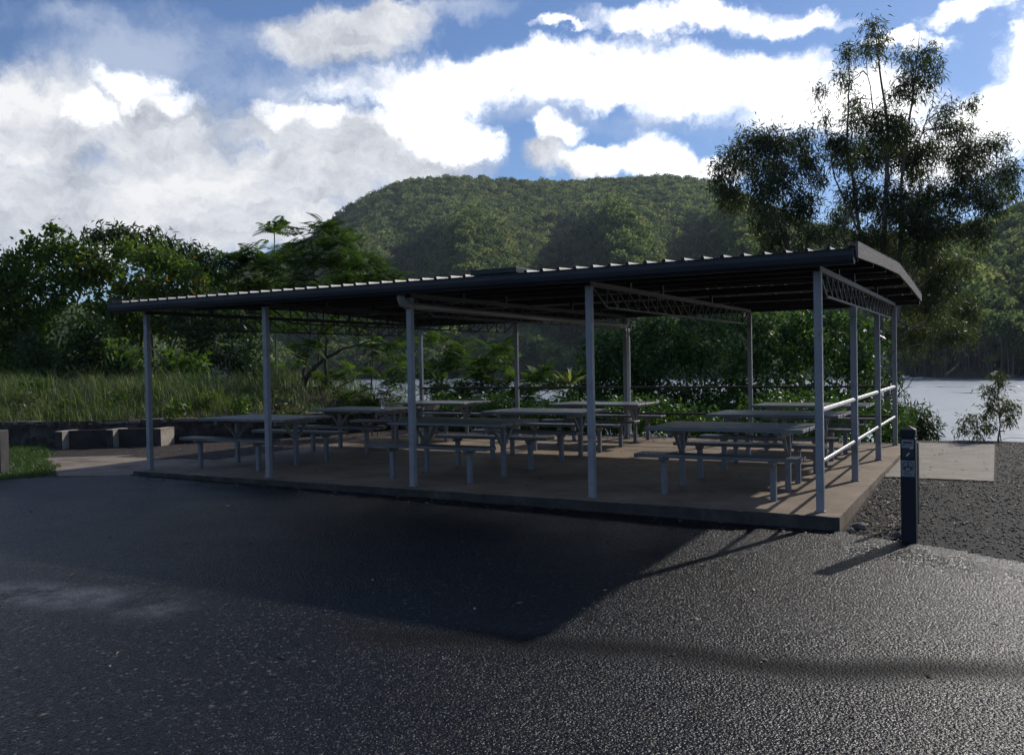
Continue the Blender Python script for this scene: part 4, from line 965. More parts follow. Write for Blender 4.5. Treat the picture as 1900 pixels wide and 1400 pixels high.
def plant(name, label, cat, depth, trunks, blobs, kind, mat, bark, seed, group=None, dens=1.0, leaf=(.13,.07), droop=.3, r0=.06, dz=.5, twig=.008, clus=.22, trunk_only=False, per=15, spread=.9, flat=None, thin=None):
    """A plant. trunks: lists of sighted points (u, v[, depth offset]); blobs: (u, v, ru, rv) masses of foliage, each an ellipsoid with depth."""
    rg = np.random.default_rng(seed); mpp = depth/F
    T_ = [[W(p[0], p[1], depth+(p[2] if len(p) > 2 else 0)) for p in tr] for tr in trunks]
    b0 = T_[0][0].copy(); gz_ = float(ground_h(b0[0], b0[1]))
    for tr in T_:
        if tr is T_[0] or np.linalg.norm(tr[0]-b0) < 1.6:
            x = tr[0].copy(); x[2] = float(ground_h(x[0], x[1]))-.12
            if x[2] < tr[0][2]-.05: tr.insert(0, x)
    base = T_[0][0].copy(); base[2] += .12
    root = thing(name, label, cat, tuple(base), 0, group)
    mb = MB(); dense = []
    for j, tr in enumerate(T_):
        n = len(tr); rr = r0
        if j:
            q_ = np.array([p for p, _ in dense]); i_ = int(np.argmin(np.linalg.norm(q_-tr[0], axis=1))); dq = np.linalg.norm(q_[i_]-tr[0]); rr = r0*.7 if tr[0][2] < b0[2]+.3 else min(r0*.6, dense[i_][1]*.75)
            if tr[0][2] > b0[2]+.3 and dq < .9: tr.insert(0, q_[i_])
            n = len(tr)
        pts = []
        for k in range(n-1):
            for s in range(4): pts.append(tr[k]+(tr[k+1]-tr[k])*s/4+rg.normal(size=3)*.008*depth/20)
        pts.append(tr[-1]); m_ = len(pts)
        rad = [max(rr*(1-.93*k/(m_-1)), .004) for k in range(m_)]
        mb.tube([p-base for p in pts], rad, 8, True)
        dense += [(p, r_) for p, r_ in zip(pts, rad)]
    DP = np.array([p for p, _ in dense]); DR = np.array([r_ for _, r_ in dense])
    LP = []; LD = []
    Vs = []; Fs = []; tint = []; nv = 0
    for bl in blobs:
        u, v, ru, rv = bl[:4]; off = bl[4] if len(bl) > 4 else rg.normal(0, dz)
        rx, rz = ru*mpp, rv*mpp; sh_ = clus*.32 if kind == 'leaf' else leaf[0]*.25; rx = max(rx-sh_, rx*.5); rz = max(rz-sh_, rz*.5); ry = min(.8*(rx+rz)/2+.12, 1.6)
        c = W(u, v, depth+off)
        dd = np.linalg.norm(DP-c, axis=1) + np.clip(DP[:,2]-c[2]+.15, 0, None)*1.5
        k = int(np.argmin(dd)); st = DP[k]
        lr = max(twig*1.6, min(DR[k]*.6, .014+.012*np.linalg.norm(st-c)))
        if c[2] < st[2]-.3: lr = min(lr, twig*1.3)
        pts = limb(mb, st-base, c-base, lr, twig*1.1, rg, sag=.06)
        area = math.pi*rx*rz
        if kind == 'leaf':
            ncl = max(6, int(area/(clus**2)*3.6*dens*(1 if thin is None else (.72 if v < thin else 1.15 if v < 440 else .95))))
        else: ncl = max(6, int(area/(leaf[0]**2)*4.2*dens))
        q = unit(rg.normal(size=(ncl,3)))*(rg.uniform(0, 1, ncl)**.42)[:,None]*(1+rg.normal(0,.09,ncl))[:,None]
        cc = c + CR*(q[:,0]*rx)[:,None] + CF*(q[:,1]*ry)[:,None] + np.array([0,0,1.0])*(q[:,2]*rz)[:,None]
        for j in rg.choice(ncl, min(ncl, 6 if kind == 'leaf' else 9), replace=False):
            p_ = pts[int(rg.integers(2, LIMB_SEG+1))]; limb(mb, p_, cc[j]-base, twig, twig*.45, rg, sag=.05, n=4)
        outd = unit(cc-c+1e-6)
        if kind == 'leaf':
            m_ = int(per*1.6); P = np.repeat(cc, m_, 0) + rg.normal(size=(ncl*m_,3))*clus*.42
            D = unit(np.repeat(outd, m_, 0)*.45 + rg.normal(size=(ncl*m_,3))*spread - np.array([0,0,1.0])*droop*2)
            Ln = leaf[0]*rg.uniform(.6,1.2,len(P)); Wd = leaf[1]*rg.uniform(.7,1.15,len(P))
            V, Fq = leaf_geo(P, D, Wd, Ln, rg, flat=flat)
            ti = np.repeat(rg.uniform(0,.55,ncl), m_) + rg.uniform(0,.45,len(P))
        else:
            P = np.repeat(cc, 4, 0)+rg.normal(size=(ncl*4,3))*leaf[0]*.12
            az = rg.uniform(0, 6.28, len(P)); D = unit(np.stack([np.cos(az), np.sin(az), rg.uniform(-.15,.5,len(P))-droop*.5], 1)+np.repeat(outd,4,0)*.55)
            Ln = leaf[0]*rg.uniform(.65,1.2,len(P)); V, Fq = frond_geo(P, D, Ln, rg)
            ti = np.repeat(np.repeat(rg.uniform(0,.6,ncl), 4)+rg.uniform(0,.3,len(P)), len(FT_F)) + rg.uniform(0,.1,len(P)*len(FT_F))
        Vs.append(V-base); Fs.append(Fq+nv); nv += len(V); tint.append(ti)
    mesh_obj('trunk' if cat == 'tree' else 'stem', mb.V, mb.F, bark, root, smooth=True)
    if Vs: mesh_obj('crown' if cat == 'tree' else 'foliage', np.concatenate(Vs), np.concatenate(Fs), mat, root, tint=np.clip(np.concatenate(tint),0,1))
    return root

# --- eucalypts at the right
plant('eucalyptus_tree', 'tall straggly eucalypt with several bare upright leaders and drooping dark foliage, taller of the two', 'tree', 33,
  [[(1628,690),(1634,560),(1640,470),(1642,370),(1650,250),(1632,130),(1622,48)],
   [(1600,690,.5),(1606,560,.5),(1600,470,.4),(1588,380,.2),(1572,260),(1576,150),(1574,80)],
   [(1645,690,-.4),(1668,560,-.4),(1672,450,-.3),(1672,330),(1690,210),(1700,120),(1706,60)],
   [(1630,600),(1560,430),(1600,340),(1640,300)],
   [(1650,600,-.3),(1720,470,-.6),(1780,380,-.6),(1850,330,-.6)],
   [(1590,420,.3),(1548,330,.3),(1530,230,.3),(1518,170,.3)],
   [(1650,330),(1625,230),(1610,140),(1606,70)],[(1690,300,-.3),(1730,200,-.3),(1740,120,-.3)]],
  [(1622,58,24,34),(1632,100,20,36),(1612,96,16,30),(1575,98,18,34),(1568,150,24,36),(1582,186,14,24),(1690,112,36,34),(1726,92,18,14),(1703,150,38,42),(1740,136,12,34),(1668,172,26,34),
   (1518,166,16,14),(1534,215,16,30),(1546,262,20,26),(1600,222,50,38),(1650,240,52,40),(1566,280,36,36),(1612,290,60,42),(1696,290,66,50),(1760,196,20,16),(1752,236,34,34),(1803,196,12,14),(1788,236,26,26),
   (1790,290,46,40),(1842,268,36,20),(1862,318,34,36),(1804,350,56,42),(1725,372,66,46),(1640,372,46,46),(1590,360,40,36),(1846,382,30,26),(1742,422,58,34),(1812,428,22,44),(1880,350,18,30),
   (1700,470,50,50),(1758,510,50,46),(1722,552,58,48),(1792,572,36,44),(1704,612,50,44),(1768,622,42,30),(1664,548,34,54),(1650,625,20,36),(1600,440,40,34),(1560,400,34,34),(1640,450,36,36),(1690,410,46,40),(1540,440,22,30)],
  'leaf', 'gum_leaf', 'bark_grey', 11, 'eucalypts behind the shelter', dens=1.45, leaf=(.26,.042), droop=.45, r0=.17, dz=1.1, twig=.013, clus=.40, per=17, thin=240)
plant('eucalyptus_tree', 'smaller rounded eucalypt with a forked grey trunk rising behind the ribbed roof', 'tree', 31,
  [[(1488,690),(1480,560),(1466,480),(1448,420),(1420,370),(1396,320)],[(1476,520),(1456,420),(1452,350),(1460,280)],[(1478,540),(1500,440),(1506,360),(1500,300)],[(1440,400),(1400,385),(1360,370)]],
  [(1402,258,44,32),(1372,296,46,36),(1346,340,34,34),(1366,372,44,26),(1424,300,48,36),(1446,262,40,28),(1488,266,32,30),(1498,308,34,34),(1458,340,44,36),(1408,350,40,32),(1420,396,34,34),(1478,392,38,36),(1440,440,42,26),(1500,440,30,30),(1522,330,20,24),(1330,310,14,18),(1424,462,26,18),(1492,372,30,26)],
  'leaf', 'gum_leaf', 'bark_grey', 12, 'eucalypts behind the shelter', dens=1.4, leaf=(.25,.042), droop=.45, r0=.14, dz=.9, twig=.012, clus=.38, per=17)
# --- left trees
plant('broadleaf_tree', 'bushy broad leaved tree at the left edge with a lone twig shooting up', 'tree', 34,
  [[(60,730),(62,640),(75,560),(90,490),(96,420)],[(30,730),(20,620),(10,520)],[(110,730),(130,620),(150,540),(170,480)]],
  [(20,492,42,36),(60,468,44,24),(108,468,40,30),(158,468,34,26),(124,450,26,16),(60,452,24,14),(200,500,30,30),(66,520,50,36),(140,520,50,32),(10,560,50,44),(60,600,50,44),(24,640,54,44),(-40,540,60,60),(-60,620,60,70),(96,428,6,16),(30,690,60,34),(90,660,44,34),(100,560,34,26)],
  'leaf', 'broad_leaf', 'bark_dark', 21, 'trees on the grassy bank', dens=1.45, leaf=(.23,.135), droop=.28, r0=.10, clus=.46, per=12)
plant('umbrella_tree', 'dark flat topped tree with drooping narrow leaves standing behind the yellowing tree', 'tree', 38,
  [[(290,720),(280,600),(270,500),(262,440)],[(300,720),(330,580),(360,490)],[(270,520),(230,460),(200,434)]],
  [(192,432,34,9),(228,428,40,12),(262,438,48,16),(300,448,40,14),(330,460,36,14),(362,468,36,16),(396,482,34,18),(236,452,22,22),(270,470,40,22),(330,490,40,26),(400,510,34,30),(420,545,30,30),(175,440,12,8)],
  'leaf', 'dark_leaf', 'bark_dark', 22, 'trees on the grassy bank', dens=1.0, leaf=(.36,.085), droop=.5, r0=.10, clus=.46, per=19)
plant('broadleaf_tree', 'broad leaved tree flecked with yellow and orange leaves beyond the shelter roof end', 'tree', 33,
  [[(270,735),(262,640),(270,560),(290,490)],[(300,735),(330,620),(345,530)],[(230,735),(205,640),(190,560)]],
  [(236,470,34,28),(286,476,48,30),(150,500,36,30),(330,496,40,28),(366,520,26,30),(240,528,46,34),(300,540,52,38),(356,566,34,34),(196,566,40,36),(190,500,30,24),(250,590,46,34),(320,596,46,34),(214,620,44,36),(170,610,34,40)],
  'leaf', 'yellowing_leaf', 'bark_dark', 23, 'trees on the grassy bank', dens=1.45, leaf=(.23,.135), droop=.28, r0=.10, clus=.46, per=12)
plant('shrub', 'dense dark leafy shrub low at the left below the bushy tree', 'shrub', 30,
  [[(120,750),(130,690),(140,650)],[(160,750),(200,690),(230,650)]],
  [(90,690,60,30),(150,670,56,44),(210,670,50,44),(160,620,60,40),(240,700,44,34),(60,650,40,40)],
  'leaf', 'dark_leaf', 'bark_dark', 24, 'shrubs on the grassy bank', dens=1.2, leaf=(.18,.09), droop=.25, r0=.05, clus=.38, per=13)
plant('shrub', 'bright green broad leaved shrub catching sun behind the left front post', 'shrub', 26,
  [[(300,750),(305,700),(310,660)],[(330,750),(345,690),(350,655)],[(270,750),(250,690),(240,660)]],
  [(300,668,40,24),(340,668,34,28),(256,660,34,16),(310,700,40,24),(366,690,30,22),(210,650,24,14)],
  'leaf', 'broad_leaf', 'stem_green', 25, 'shrubs on the grassy bank', dens=.8, leaf=(.24,.13), droop=.2, r0=.035, clus=.38, per=10)
plant('shrub', 'dark twiggy shrub under the left end of the roof', 'shrub', 29,
  [[(420,745),(424,690),(430,640),(440,590)],[(450,745),(456,690),(470,620)],[(400,745),(390,680),(380,620)]],
  [(390,610,44,36),(440,600,44,34),(380,660,40,34),(430,670,44,36),(460,700,34,30),(350,620,36,36),(420,560,40,30),(470,640,26,40),(330,580,34,30)],
  'leaf', 'dark_leaf', 'bark_dark', 26, 'shrubs on the grassy bank', dens=1.1, leaf=(.17,.08), droop=.3, r0=.05, clus=.36, per=13)
plant('feathery_tree', 'small feathery leaved tree between the umbrella tree and the palm-like one', 'tree', 35,
  [[(450,735),(452,650),(450,560),(446,480)],[(455,660),(470,560),(474,500)]],
  [(436,486,30,24),(462,500,34,34),(430,530,34,30),(470,550,40,34),(440,580,40,30),(486,570,30,34),(470,468,18,16),(500,482,30,24),(528,498,30,28),(500,530,40,30),(418,478,28,18),(452,474,26,16),(536,470,20,18),(410,590,40,34),(500,600,40,30)],
  'frond', 'feather_leaf', 'bark_dark', 27, 'feathery trees behind the shelter', dens=1.8, leaf=(.72,0), droop=.3, r0=.05)
plant('feathery_tree', 'tallest feathery tree with bushy top against the dark hillside', 'tree', 34,
  [[(590,735),(592,640),(586,560),(580,490),(578,430)],[(596,620),(620,540),(630,470)],[(588,580),(552,520),(545,470)]],
  [(566,440,30,22),(604,432,34,20),(596,424,22,14),(634,446,30,26),(656,470,24,24),(556,476,40,30),(604,480,44,34),(636,500,30,34),(560,520,40,32),(606,540,44,30),(640,545,30,24),(530,545,30,26),(580,568,40,18)],
  'frond', 'feather_leaf', 'bark_dark', 28, 'feathery trees behind the shelter', dens=1.9, leaf=(.70,0), droop=.3, r0=.06)
plant('feathery_tree', 'lower feathery tree stepping down to the right of the tallest feathery one', 'tree', 33,
  [[(690,735),(690,640),(686,560),(682,500)],[(692,620),(720,550),(728,510)]],
  [(672,484,30,22),(694,500,34,26),(660,520,30,28),(704,530,34,30),(732,512,20,20),(740,540,22,18),(680,560,40,24),(650,570,30,20),(720,566,30,18)],
  'frond', 'feather_leaf', 'bark_dark', 29, 'feathery trees behind the shelter', dens=1.9, leaf=(.66,0), droop=.3, r0=.05)
# the palm-like sapling: bare stem with a rosette of fronds
def rosette(name, label, cat, u, v, depth, frond, n, seed, mat, stem='stem_green', rise=.2, r0=.04, group=None, foot=730):
    rg = np.random.default_rng(seed); top = W(u, v, depth); b = W(u+4, foot, depth); b[2] = float(ground_h(b[0], b[1]))
    root = thing(name, label, cat, tuple(b), 0, group); mb = MB()
    mid = (top+b)/2+rg.normal(size=3)*.06; mb.tube([b-b-np.array([0,0,.1]), (b+mid)/2-b, mid-b, (mid+top)/2-b, top-b], [r0,r0*.9,r0*.8,r0*.7,r0*.5], 8)
    az = np.arange(n)*2.4+rg.normal(0,.2,n); el = rise+rg.uniform(-.5,.7,n)
    D = unit(np.stack([np.cos(az), np.sin(az), el], 1)); P = np.repeat(top[None], n, 0)-b - np.array([0,0,1.0])*rg.uniform(0,.2,n)[:,None]
    V, Fq = frond_geo(P, D, frond*rg.uniform(.8,1.15,n), rg, .2)
    for k in range(n): mb.tube([P[k], P[k]+D[k]*frond*.3], [.008,.005], 4, False)
    mesh_obj('trunk' if cat == 'tree' else 'stem', mb.V, mb.F, stem, root, smooth=True)
    mesh_obj('crown' if cat == 'tree' else 'foliage', V, Fq, mat, root, tint=np.repeat(rg.uniform(.2,.8,n), len(FT_F)))
rosette('feathery_tree', 'slim palm-like sapling with one rosette of fronds on a bare stem above the roofline', 'tree', 509, 424, 34, .84, 22, 31, 'feather_leaf', group='feathery trees behind the shelter')
plant('feathery_tree', 'leaning dark trunked tree with long side limbs and feathery leaves seen under the roof', 'tree', 24,
  [[(552,735),(574,692),(604,664),(640,646),(690,632),(750,612)],[(560,715),(566,680),(574,640),(578,600),(576,570)],[(604,664),(606,630),(606,600),(612,570)],[(578,720),(594,735),(640,712),(690,690)]],
  [(620,612,44,18),(680,608,44,18),(730,600,34,16),(700,640,34,14),(590,640,26,20),(550,610,40,34),(548,660,34,26),(650,590,40,20),(720,660,40,16),(600,700,30,14),(640,690,26,14),(575,580,40,22),(758,630,26,26)],
  'frond', 'feather_leaf', 'bark_dark', 32, 'feathery trees behind the shelter', dens=.9, leaf=(.48,0), droop=.35, r0=.075, dz=.35)
rosette('shrub', 'young feathery shrub with one crown of fronds before the bright water', 'shrub', 640, 730, 19.5, .42, 16, 33, 'feather_leaf', r0=.012, group='feathery shrubs behind the shelter', foot=790)
plant('shrub', 'feathery shrub behind the table with the bottle', 'shrub', 19.5,
  [[(690,790),(694,740),(700,690)],[(700,790),(720,720),(740,670)]],
  [(700,690,34,22),(730,680,30,34),(690,730,44,24),(730,730,30,34),(752,700,16,40),(670,752,30,18)],
  'frond', 'feather_leaf', 'bark_dark', 34, 'feathery shrubs behind the shelter', dens=.7, leaf=(.40,0), droop=.3, r0=.02, dz=.3)
# --- behind the shelter
plant('shrub', 'feathery shrub behind the back handrail left of the second back post', 'shrub', 26,
  [[(850,780),(850,720),(848,650)],[(830,780),(820,710),(812,650)],[(880,780),(890,720),(900,680)]],
  [(836,640,26,26),(860,664,36,30),(820,680,34,30),(800,640,14,26),(880,700,44,34),(836,726,50,36),(800,720,24,40),(900,660,26,26),(860,760,60,24),(820,700,40,30),(870,736,50,30),(800,764,36,30),(900,720,34,30),(830,790,50,20),(890,790,50,20)],
  'frond', 'feather_leaf', 'bark_dark', 35, 'feathery shrubs behind the shelter', dens=1.3, leaf=(.52,0), droop=.3, r0=.03)
plant('shrub', 'wide feathery shrub behind the back handrail right of the second back post', 'shrub', 26,
  [[(960,780),(956,720),(944,650)],[(1000,780),(1000,720),(1004,670)]],
  [(930,642,22,22),(944,676,32,26),(990,706,40,28),(930,720,40,34),(980,740,54,30),(1030,720,34,34),(920,760,60,28),(940,730,50,30),(1000,700,40,28),(1060,744,44,32),(1082,704,30,30),(1060,780,50,24),(1010,770,60,20),(960,790,60,20),(1050,786,50,22)],
  'frond', 'feather_leaf', 'bark_dark', 36, 'feathery shrubs behind the shelter', dens=1.4, leaf=(.52,0), droop=.3, r0=.03)
def strap_plant():
    rg = np.random.default_rng(37); top = W(1058, 712, 18.2); b = W(1060, 780, 18.2); b[2] = float(ground_h(b[0], b[1]))
    root = thing('strap_leaf_plant', 'yellow-green plant with a fan of upright pointed leaves behind the back handrail', 'plant', tuple(b)); mb = MB()
    mb.tube([(0,0,-.1), top-b], [.018,.012], 7); n = 22
    az = np.arange(n)*2.4; D = unit(np.stack([np.cos(az)*.8, np.sin(az)*.8, rg.uniform(.1,1.5,n)], 1)); P = np.repeat((top-b)[None], n, 0)
    V, Fq = leaf_geo(P, D, rg.uniform(.06,.085,n), rg.uniform(.34,.50,n), rg)
    mesh_obj('stem', mb.V, mb.F, 'stem_green', root); mesh_obj('foliage', V, Fq, 'tall_grass_blade', root, tint=rg.uniform(.4,.9,n))
strap_plant()
VB = [('glossy dark creeper-covered bush behind the white downpipe', 24.5, [(1108,632,34,30),(1150,612,34,30),(1140,660,50,44),(1110,720,60,40),(1180,700,60,50),(1190,640,44,40),(1150,760,80,26),(1096,680,30,34),(1120,780,50,20),(1180,780,50,20),(1110,762,60,34),(1190,764,60,34),(1150,775,60,30)], 1150),
      ('glossy dark creeper-covered bush behind the middle row tables, left of the fourth back post', 24, [(1230,606,40,30),(1280,600,44,30),(1250,660,56,50),(1310,650,50,50),(1230,730,60,44),(1310,730,60,50),(1340,600,30,26),(1240,780,50,22),(1320,780,50,22),(1230,762,60,34),(1330,764,60,34),(1280,775,60,30)], 1270),
      ('glossy dark creeper-covered bush right behind the fourth back post', 23.2, [(1380,600,44,30),(1430,592,44,26),(1400,660,54,50),(1460,650,50,50),(1390,730,56,50),(1470,730,60,50),(1390,780,50,22),(1460,780,50,22),(1380,762,60,34),(1470,764,60,34),(1425,775,60,30)], 1420),
      ('glossy creeper-covered bush with sunlit leaves behind the near corner post', 22.2, [(1500,590,40,26),(1550,592,44,28),(1530,650,50,50),(1590,610,34,30),(1586,660,40,44),(1540,730,60,44),(1600,720,32,46),(1624,640,18,44),(1480,620,26,40),(1626,700,14,30),(1530,780,50,22),(1590,780,44,22),(1520,762,60,34),(1600,764,60,34),(1560,775,60,30)], 1550)]
for k, (lb, dp, bl, u0) in enumerate(VB):
    plant('creeper_bush', lb, 'bush', dp, [[(u0,765),(u0+4,700),(u0-6,640)],[(u0+26,775),(u0+40,690),(u0+34,620)],[(u0-30,775),(u0-40,700),(u0-34,650)]], bl,
      'leaf', 'vine_leaf', 'bark_dark', 40+k, 'creeper bushes behind the back handrail', dens=.95, leaf=(.135,.088), droop=.3, r0=.05, dz=.5, clus=.33, per=17)
plant('shrub', 'narrow leaved drooping shrub by the lake behind the pale concrete pad', 'shrub', 17.6,
  [[(1690,830),(1688,790),(1690,750)],[(1672,830),(1664,780),(1662,730)],[(1706,830),(1718,800),(1730,790)]],
  [(1664,742,16,40),(1660,700,14,26),(1686,770,30,30),(1706,780,32,34),(1672,800,26,30),(1722,800,22,30),(1700,812,34,20),(1650,780,16,40)],
  'leaf', 'willow_leaf', 'stem_green', 51, 'lake edge shrubs', dens=1.0, leaf=(.19,.030), droop=.3, r0=.016, dz=.25, twig=.005, clus=.22, per=15)
def branchy():
    rg = np.random.default_rng(52); d = 18.5
    root = thing('dead_branch', 'bare curved dead branch reaching over the lake beside the corner post', 'branch', tuple(W(1652,760,d)))
    b = W(1652,760,d); mb = MB()
    for pts, r0 in (([(1652,760),(1668,730),(1684,718),(1695,700),(1702,694)], .014), ([(1654,740),(1664,712),(1668,690),(1674,660)], .012), ([(1652,740),(1658,700),(1660,660),(1664,620)], .014)):
        P = [W(u, v, d)-b for u, v in pts]; mb.tube(P, [r0*(1-.6*k/(len(P)-1)) for k in range(len(P))], 6)
    mb.build('limb', 'bark_dark', root, True)
branchy()
plant('sapling', 'sparse pale sapling with reddish tip leaning over the water right of the pad', 'sapling', 16.5,
  [[(1850,822),(1856,790),(1857,770),(1850,740),(1852,715),(1854,694)],[(1800,818),(1816,820),(1850,820),(1874,826),(1888,826)],[(1852,818),(1872,812),(1900,812)],[(1856,776),(1868,752),(1876,744)],[(1828,820),(1826,800),(1824,780)],[(1854,735),(1838,722),(1826,718)]],
  [(1852,696,12,8),(1858,712,10,10),(1832,722,14,8),(1846,736,16,10),(1868,744,12,12),(1880,760,8,10),(1826,772,16,14),(1796,780,14,14),(1790,800,16,12),(1834,790,14,12),(1812,800,14,10),(1872,776,8,8),(1850,760,10,10),(1840,752,12,8)],
  'leaf', 'sapling_leaf', 'bark_dark', 53, None, dens=.22, leaf=(.13,.024), droop=.4, r0=.013, dz=.15, twig=.004, clus=.16, per=10)
plant('weed', 'low green weed tuft at the lake edge beside the pad', 'weed', 15.6, [[(1856,852),(1858,842)]], [(1852,846,14,7),(1866,848,10,6)],
  'leaf', 'broad_leaf', 'stem_green', 54, None, dens=1.0, leaf=(.07,.03), droop=.0, r0=.006, dz=.1, twig=.003, clus=.12, per=12)

# ------------------------------------------------------------------ grass
def blades(name, label, pts, hgt, wid, mat, lean, seed, heads=0.0):
    rg = np.random.default_rng(seed); n = len(pts); H = hgt*rg.uniform(.45,1.15,n); az = rg.uniform(0,6.28,n); s = np.stack([np.cos(az),np.sin(az),np.zeros(n)],1)
    ln = np.stack([np.cos(az+1.57),np.sin(az+1.57),np.zeros(n)],1)*(rg.normal(0,lean,n)*H)[:,None] + np.array([-.10,-.06,0])*H[:,None]*lean*1.5
    w = wid*rg.uniform(.6,1.3,n)[:,None]; z = np.array([0,0,1.0])
    a = pts - s*w/2; b = pts + s*w/2; m0 = pts+ln*.35+z*(H*.6)[:,None]; c = m0+s*w*.42; d = m0-s*w*.42; e = pts+ln+z*(H*(1-.18*np.abs(rg.normal(0,1,n))))[:,None]
    V = np.stack([a,b,c,d,e-s*w*.06,e+s*w*.06],1).reshape(-1,3); k = np.arange(n)*6
    Fq = np.concatenate([np.stack([k,k+1,k+2,k+3],1), np.stack([k+3,k+2,k+5,k+4],1)])
    t = np.clip(rg.uniform(0,.5,n)+.55*(fbm(pts[:,0]*.9, pts[:,1]*.9, seed+3)-.15), 0, .8); t = np.where(rg.uniform(size=n) < heads, rg.uniform(.88,1,n), t)
    return tag(mesh_obj(name, V, Fq, mat, tint=np.concatenate([t,t])), label, 'grass', kind='stuff')
def bank_points(n, seed):
    rg = np.random.default_rng(seed); x = rg.uniform(-26,-7.5,n); y = rg.uniform(.8,13.5,n); d, al = polydist(x, y, WALL)
    dens = fbm(x*.9, y*.9, 61); k = (d > .12) & (d < 5.2) & (dens > .36) & (rg.uniform(size=n) < np.clip(1.2-d*.16, .25, 1)); k &= rg.uniform(size=n) > .93*sstep(6.0, 8.5, y)*sstep(-14.5, -12.3, x); x, y = x[k], y[k]
    return np.stack([x, y, ground_h(x, y)-.03], 1), d[k]
bp, bd = bank_points(150000, 62); print('bank blades', len(bp))
hh_ = (.34+.48*np.clip(bd/1.8, 0, 1))*(1-.45*sstep(5, 8, bp[:,1])*sstep(-14.5, -12.5, bp[:,0]))
blades('tall_grass', 'tall unmown grass with pale seed heads on the bank above the stone wall', bp, hh_*(.05+1.35*fbm(bp[:,0]*1.5, bp[:,1]*1.5, 64)), .0085, 'tall_grass_blade', .6, 63, .15)
def lawn_points(n, seed):
    rg = np.random.default_rng(seed); x = rg.uniform(-24,-11.2,n); y = rg.uniform(-1.5,2.3,n); d, al = polydist(x, y, WALL)
    edge = [(-10.9,-.85),(-12.0,-.02),(-13.1,.5),(-14.2,1.25),(-15.2,1.85)]; d2, a2 = polydist(x, y, edge)
    k = (d < -.15) & (d2 > .05+.5*(fbm(x*3, y*3, 65)-.5)) & (y > -1.32+.06*np.sin(x*5)); x, y = x[k], y[k]
    return np.stack([x, y, ground_h(x, y)-.01], 1)
lpn = lawn_points(90000, 66); print('lawn blades', len(lpn))
blades('lawn_grass', 'short bright green lawn at the left edge between car park and stone wall', lpn, .10, .007, 'lawn_blade', .5, 67, .04)

for k, (u, v, d) in enumerate([(40,742,20.5),(118,756,20),(210,748,20.5),(262,728,21.5),(388,742,20.5),(446,752,19.8),(520,748,20),(64,716,22),(330,760,19.5),(540,772,18.8)]):
    plant('weed', 'leafy weed clump standing in the tall grass on the bank', 'weed', d, [[(u,v+40),(u+2,v+14),(u+1,v)]], [(u-8,v,16,12),(u+10,v-6,14,12),(u,v+14,18,10)],
      'leaf', 'broad_leaf' if k % 3 else 'sapling_leaf', 'stem_green', 300+k, 'weeds in the bank grass', dens=.5, leaf=(.13,.06), droop=.1, r0=.008, dz=.15, twig=.004, clus=.18, per=7)

def undergrowth():
    rg = np.random.default_rng(91); n = 5200; x = rg.uniform(-10.2, .1, n); y = rg.uniform(8.0, 10.6, n); k = fbm(x*1.3, y*1.3, 93) > .34; x, y = x[k], y[k]; n = len(x)
    hgt = (.25+.95*fbm(x*.9, y*.9, 95))*rg.uniform(.15, 1, n); P0 = np.stack([x, y, ground_h(x, y)+hgt], 1); m_ = 7
    P = np.repeat(P0, m_, 0)+rg.normal(size=(n*m_,3))*.07; D = unit(rg.normal(size=(n*m_,3))+np.array([0,0,.25])); Ln = rg.uniform(.05,.13,len(P))
    V, Fq = leaf_geo(P, D, Ln*.5, Ln, rg)
    tag(mesh_obj('undergrowth', V, Fq, 'vine_leaf', tint=np.repeat(rg.uniform(0,.6,n), m_)+rg.uniform(0,.4,len(P))), 'low dark leafy undergrowth along the lake side of the concrete floor', 'undergrowth', kind='stuff')
undergrowth()

# leaf litter along the slab edges and on the dirt
def litter():
    rg = np.random.default_rng(71); P = []
    def strip(n, x0, x1, y0, y1, z=None):
        x = rg.uniform(x0,x1,n); y = rg.uniform(y0,y1,n); zz = ground_h(x,y)+.018 if z is None else np.full(n, z); P.append(np.stack([x,y,zz],1))
    strip(420, -9.8, .2, -.62, -.24); strip(600, .25, .75, -.4, 3.4); strip(500, .5, 4.5, 0, 3.6); strip(260, -9.8, -.5, .2, 7.4, .006); strip(700, -15, -10.1, 1.5, 8.0); strip(340, -9, 4, -8, -.7)
    strip(260, 1.6, 4.5, 3.4, 8.6); strip(60, .3, 1.4, 3.6, 8.3, -.05)
    P = np.concatenate(P); d, al = polydist(P[:,0], P[:,1], WALL); P = P[~((P[:,0] < -9.95) & (d > -.1))]
    n = len(P); az = rg.uniform(0,6.28,n); D = unit(np.stack([np.cos(az),np.sin(az),rg.uniform(-.05,.25,n)],1))
    V, Fq = leaf_geo(P, D, rg.uniform(.008,.022,n), rg.uniform(.025,.07,n), rg, flat=.3)
    tag(mesh_obj('leaf_litter', V, Fq, 'litter_leaf', tint=rg.uniform(0,1,n)**1.5), 'scattered dry leaves and chips along the slab edge and gravel', 'leaf litter', kind='stuff')
litter()
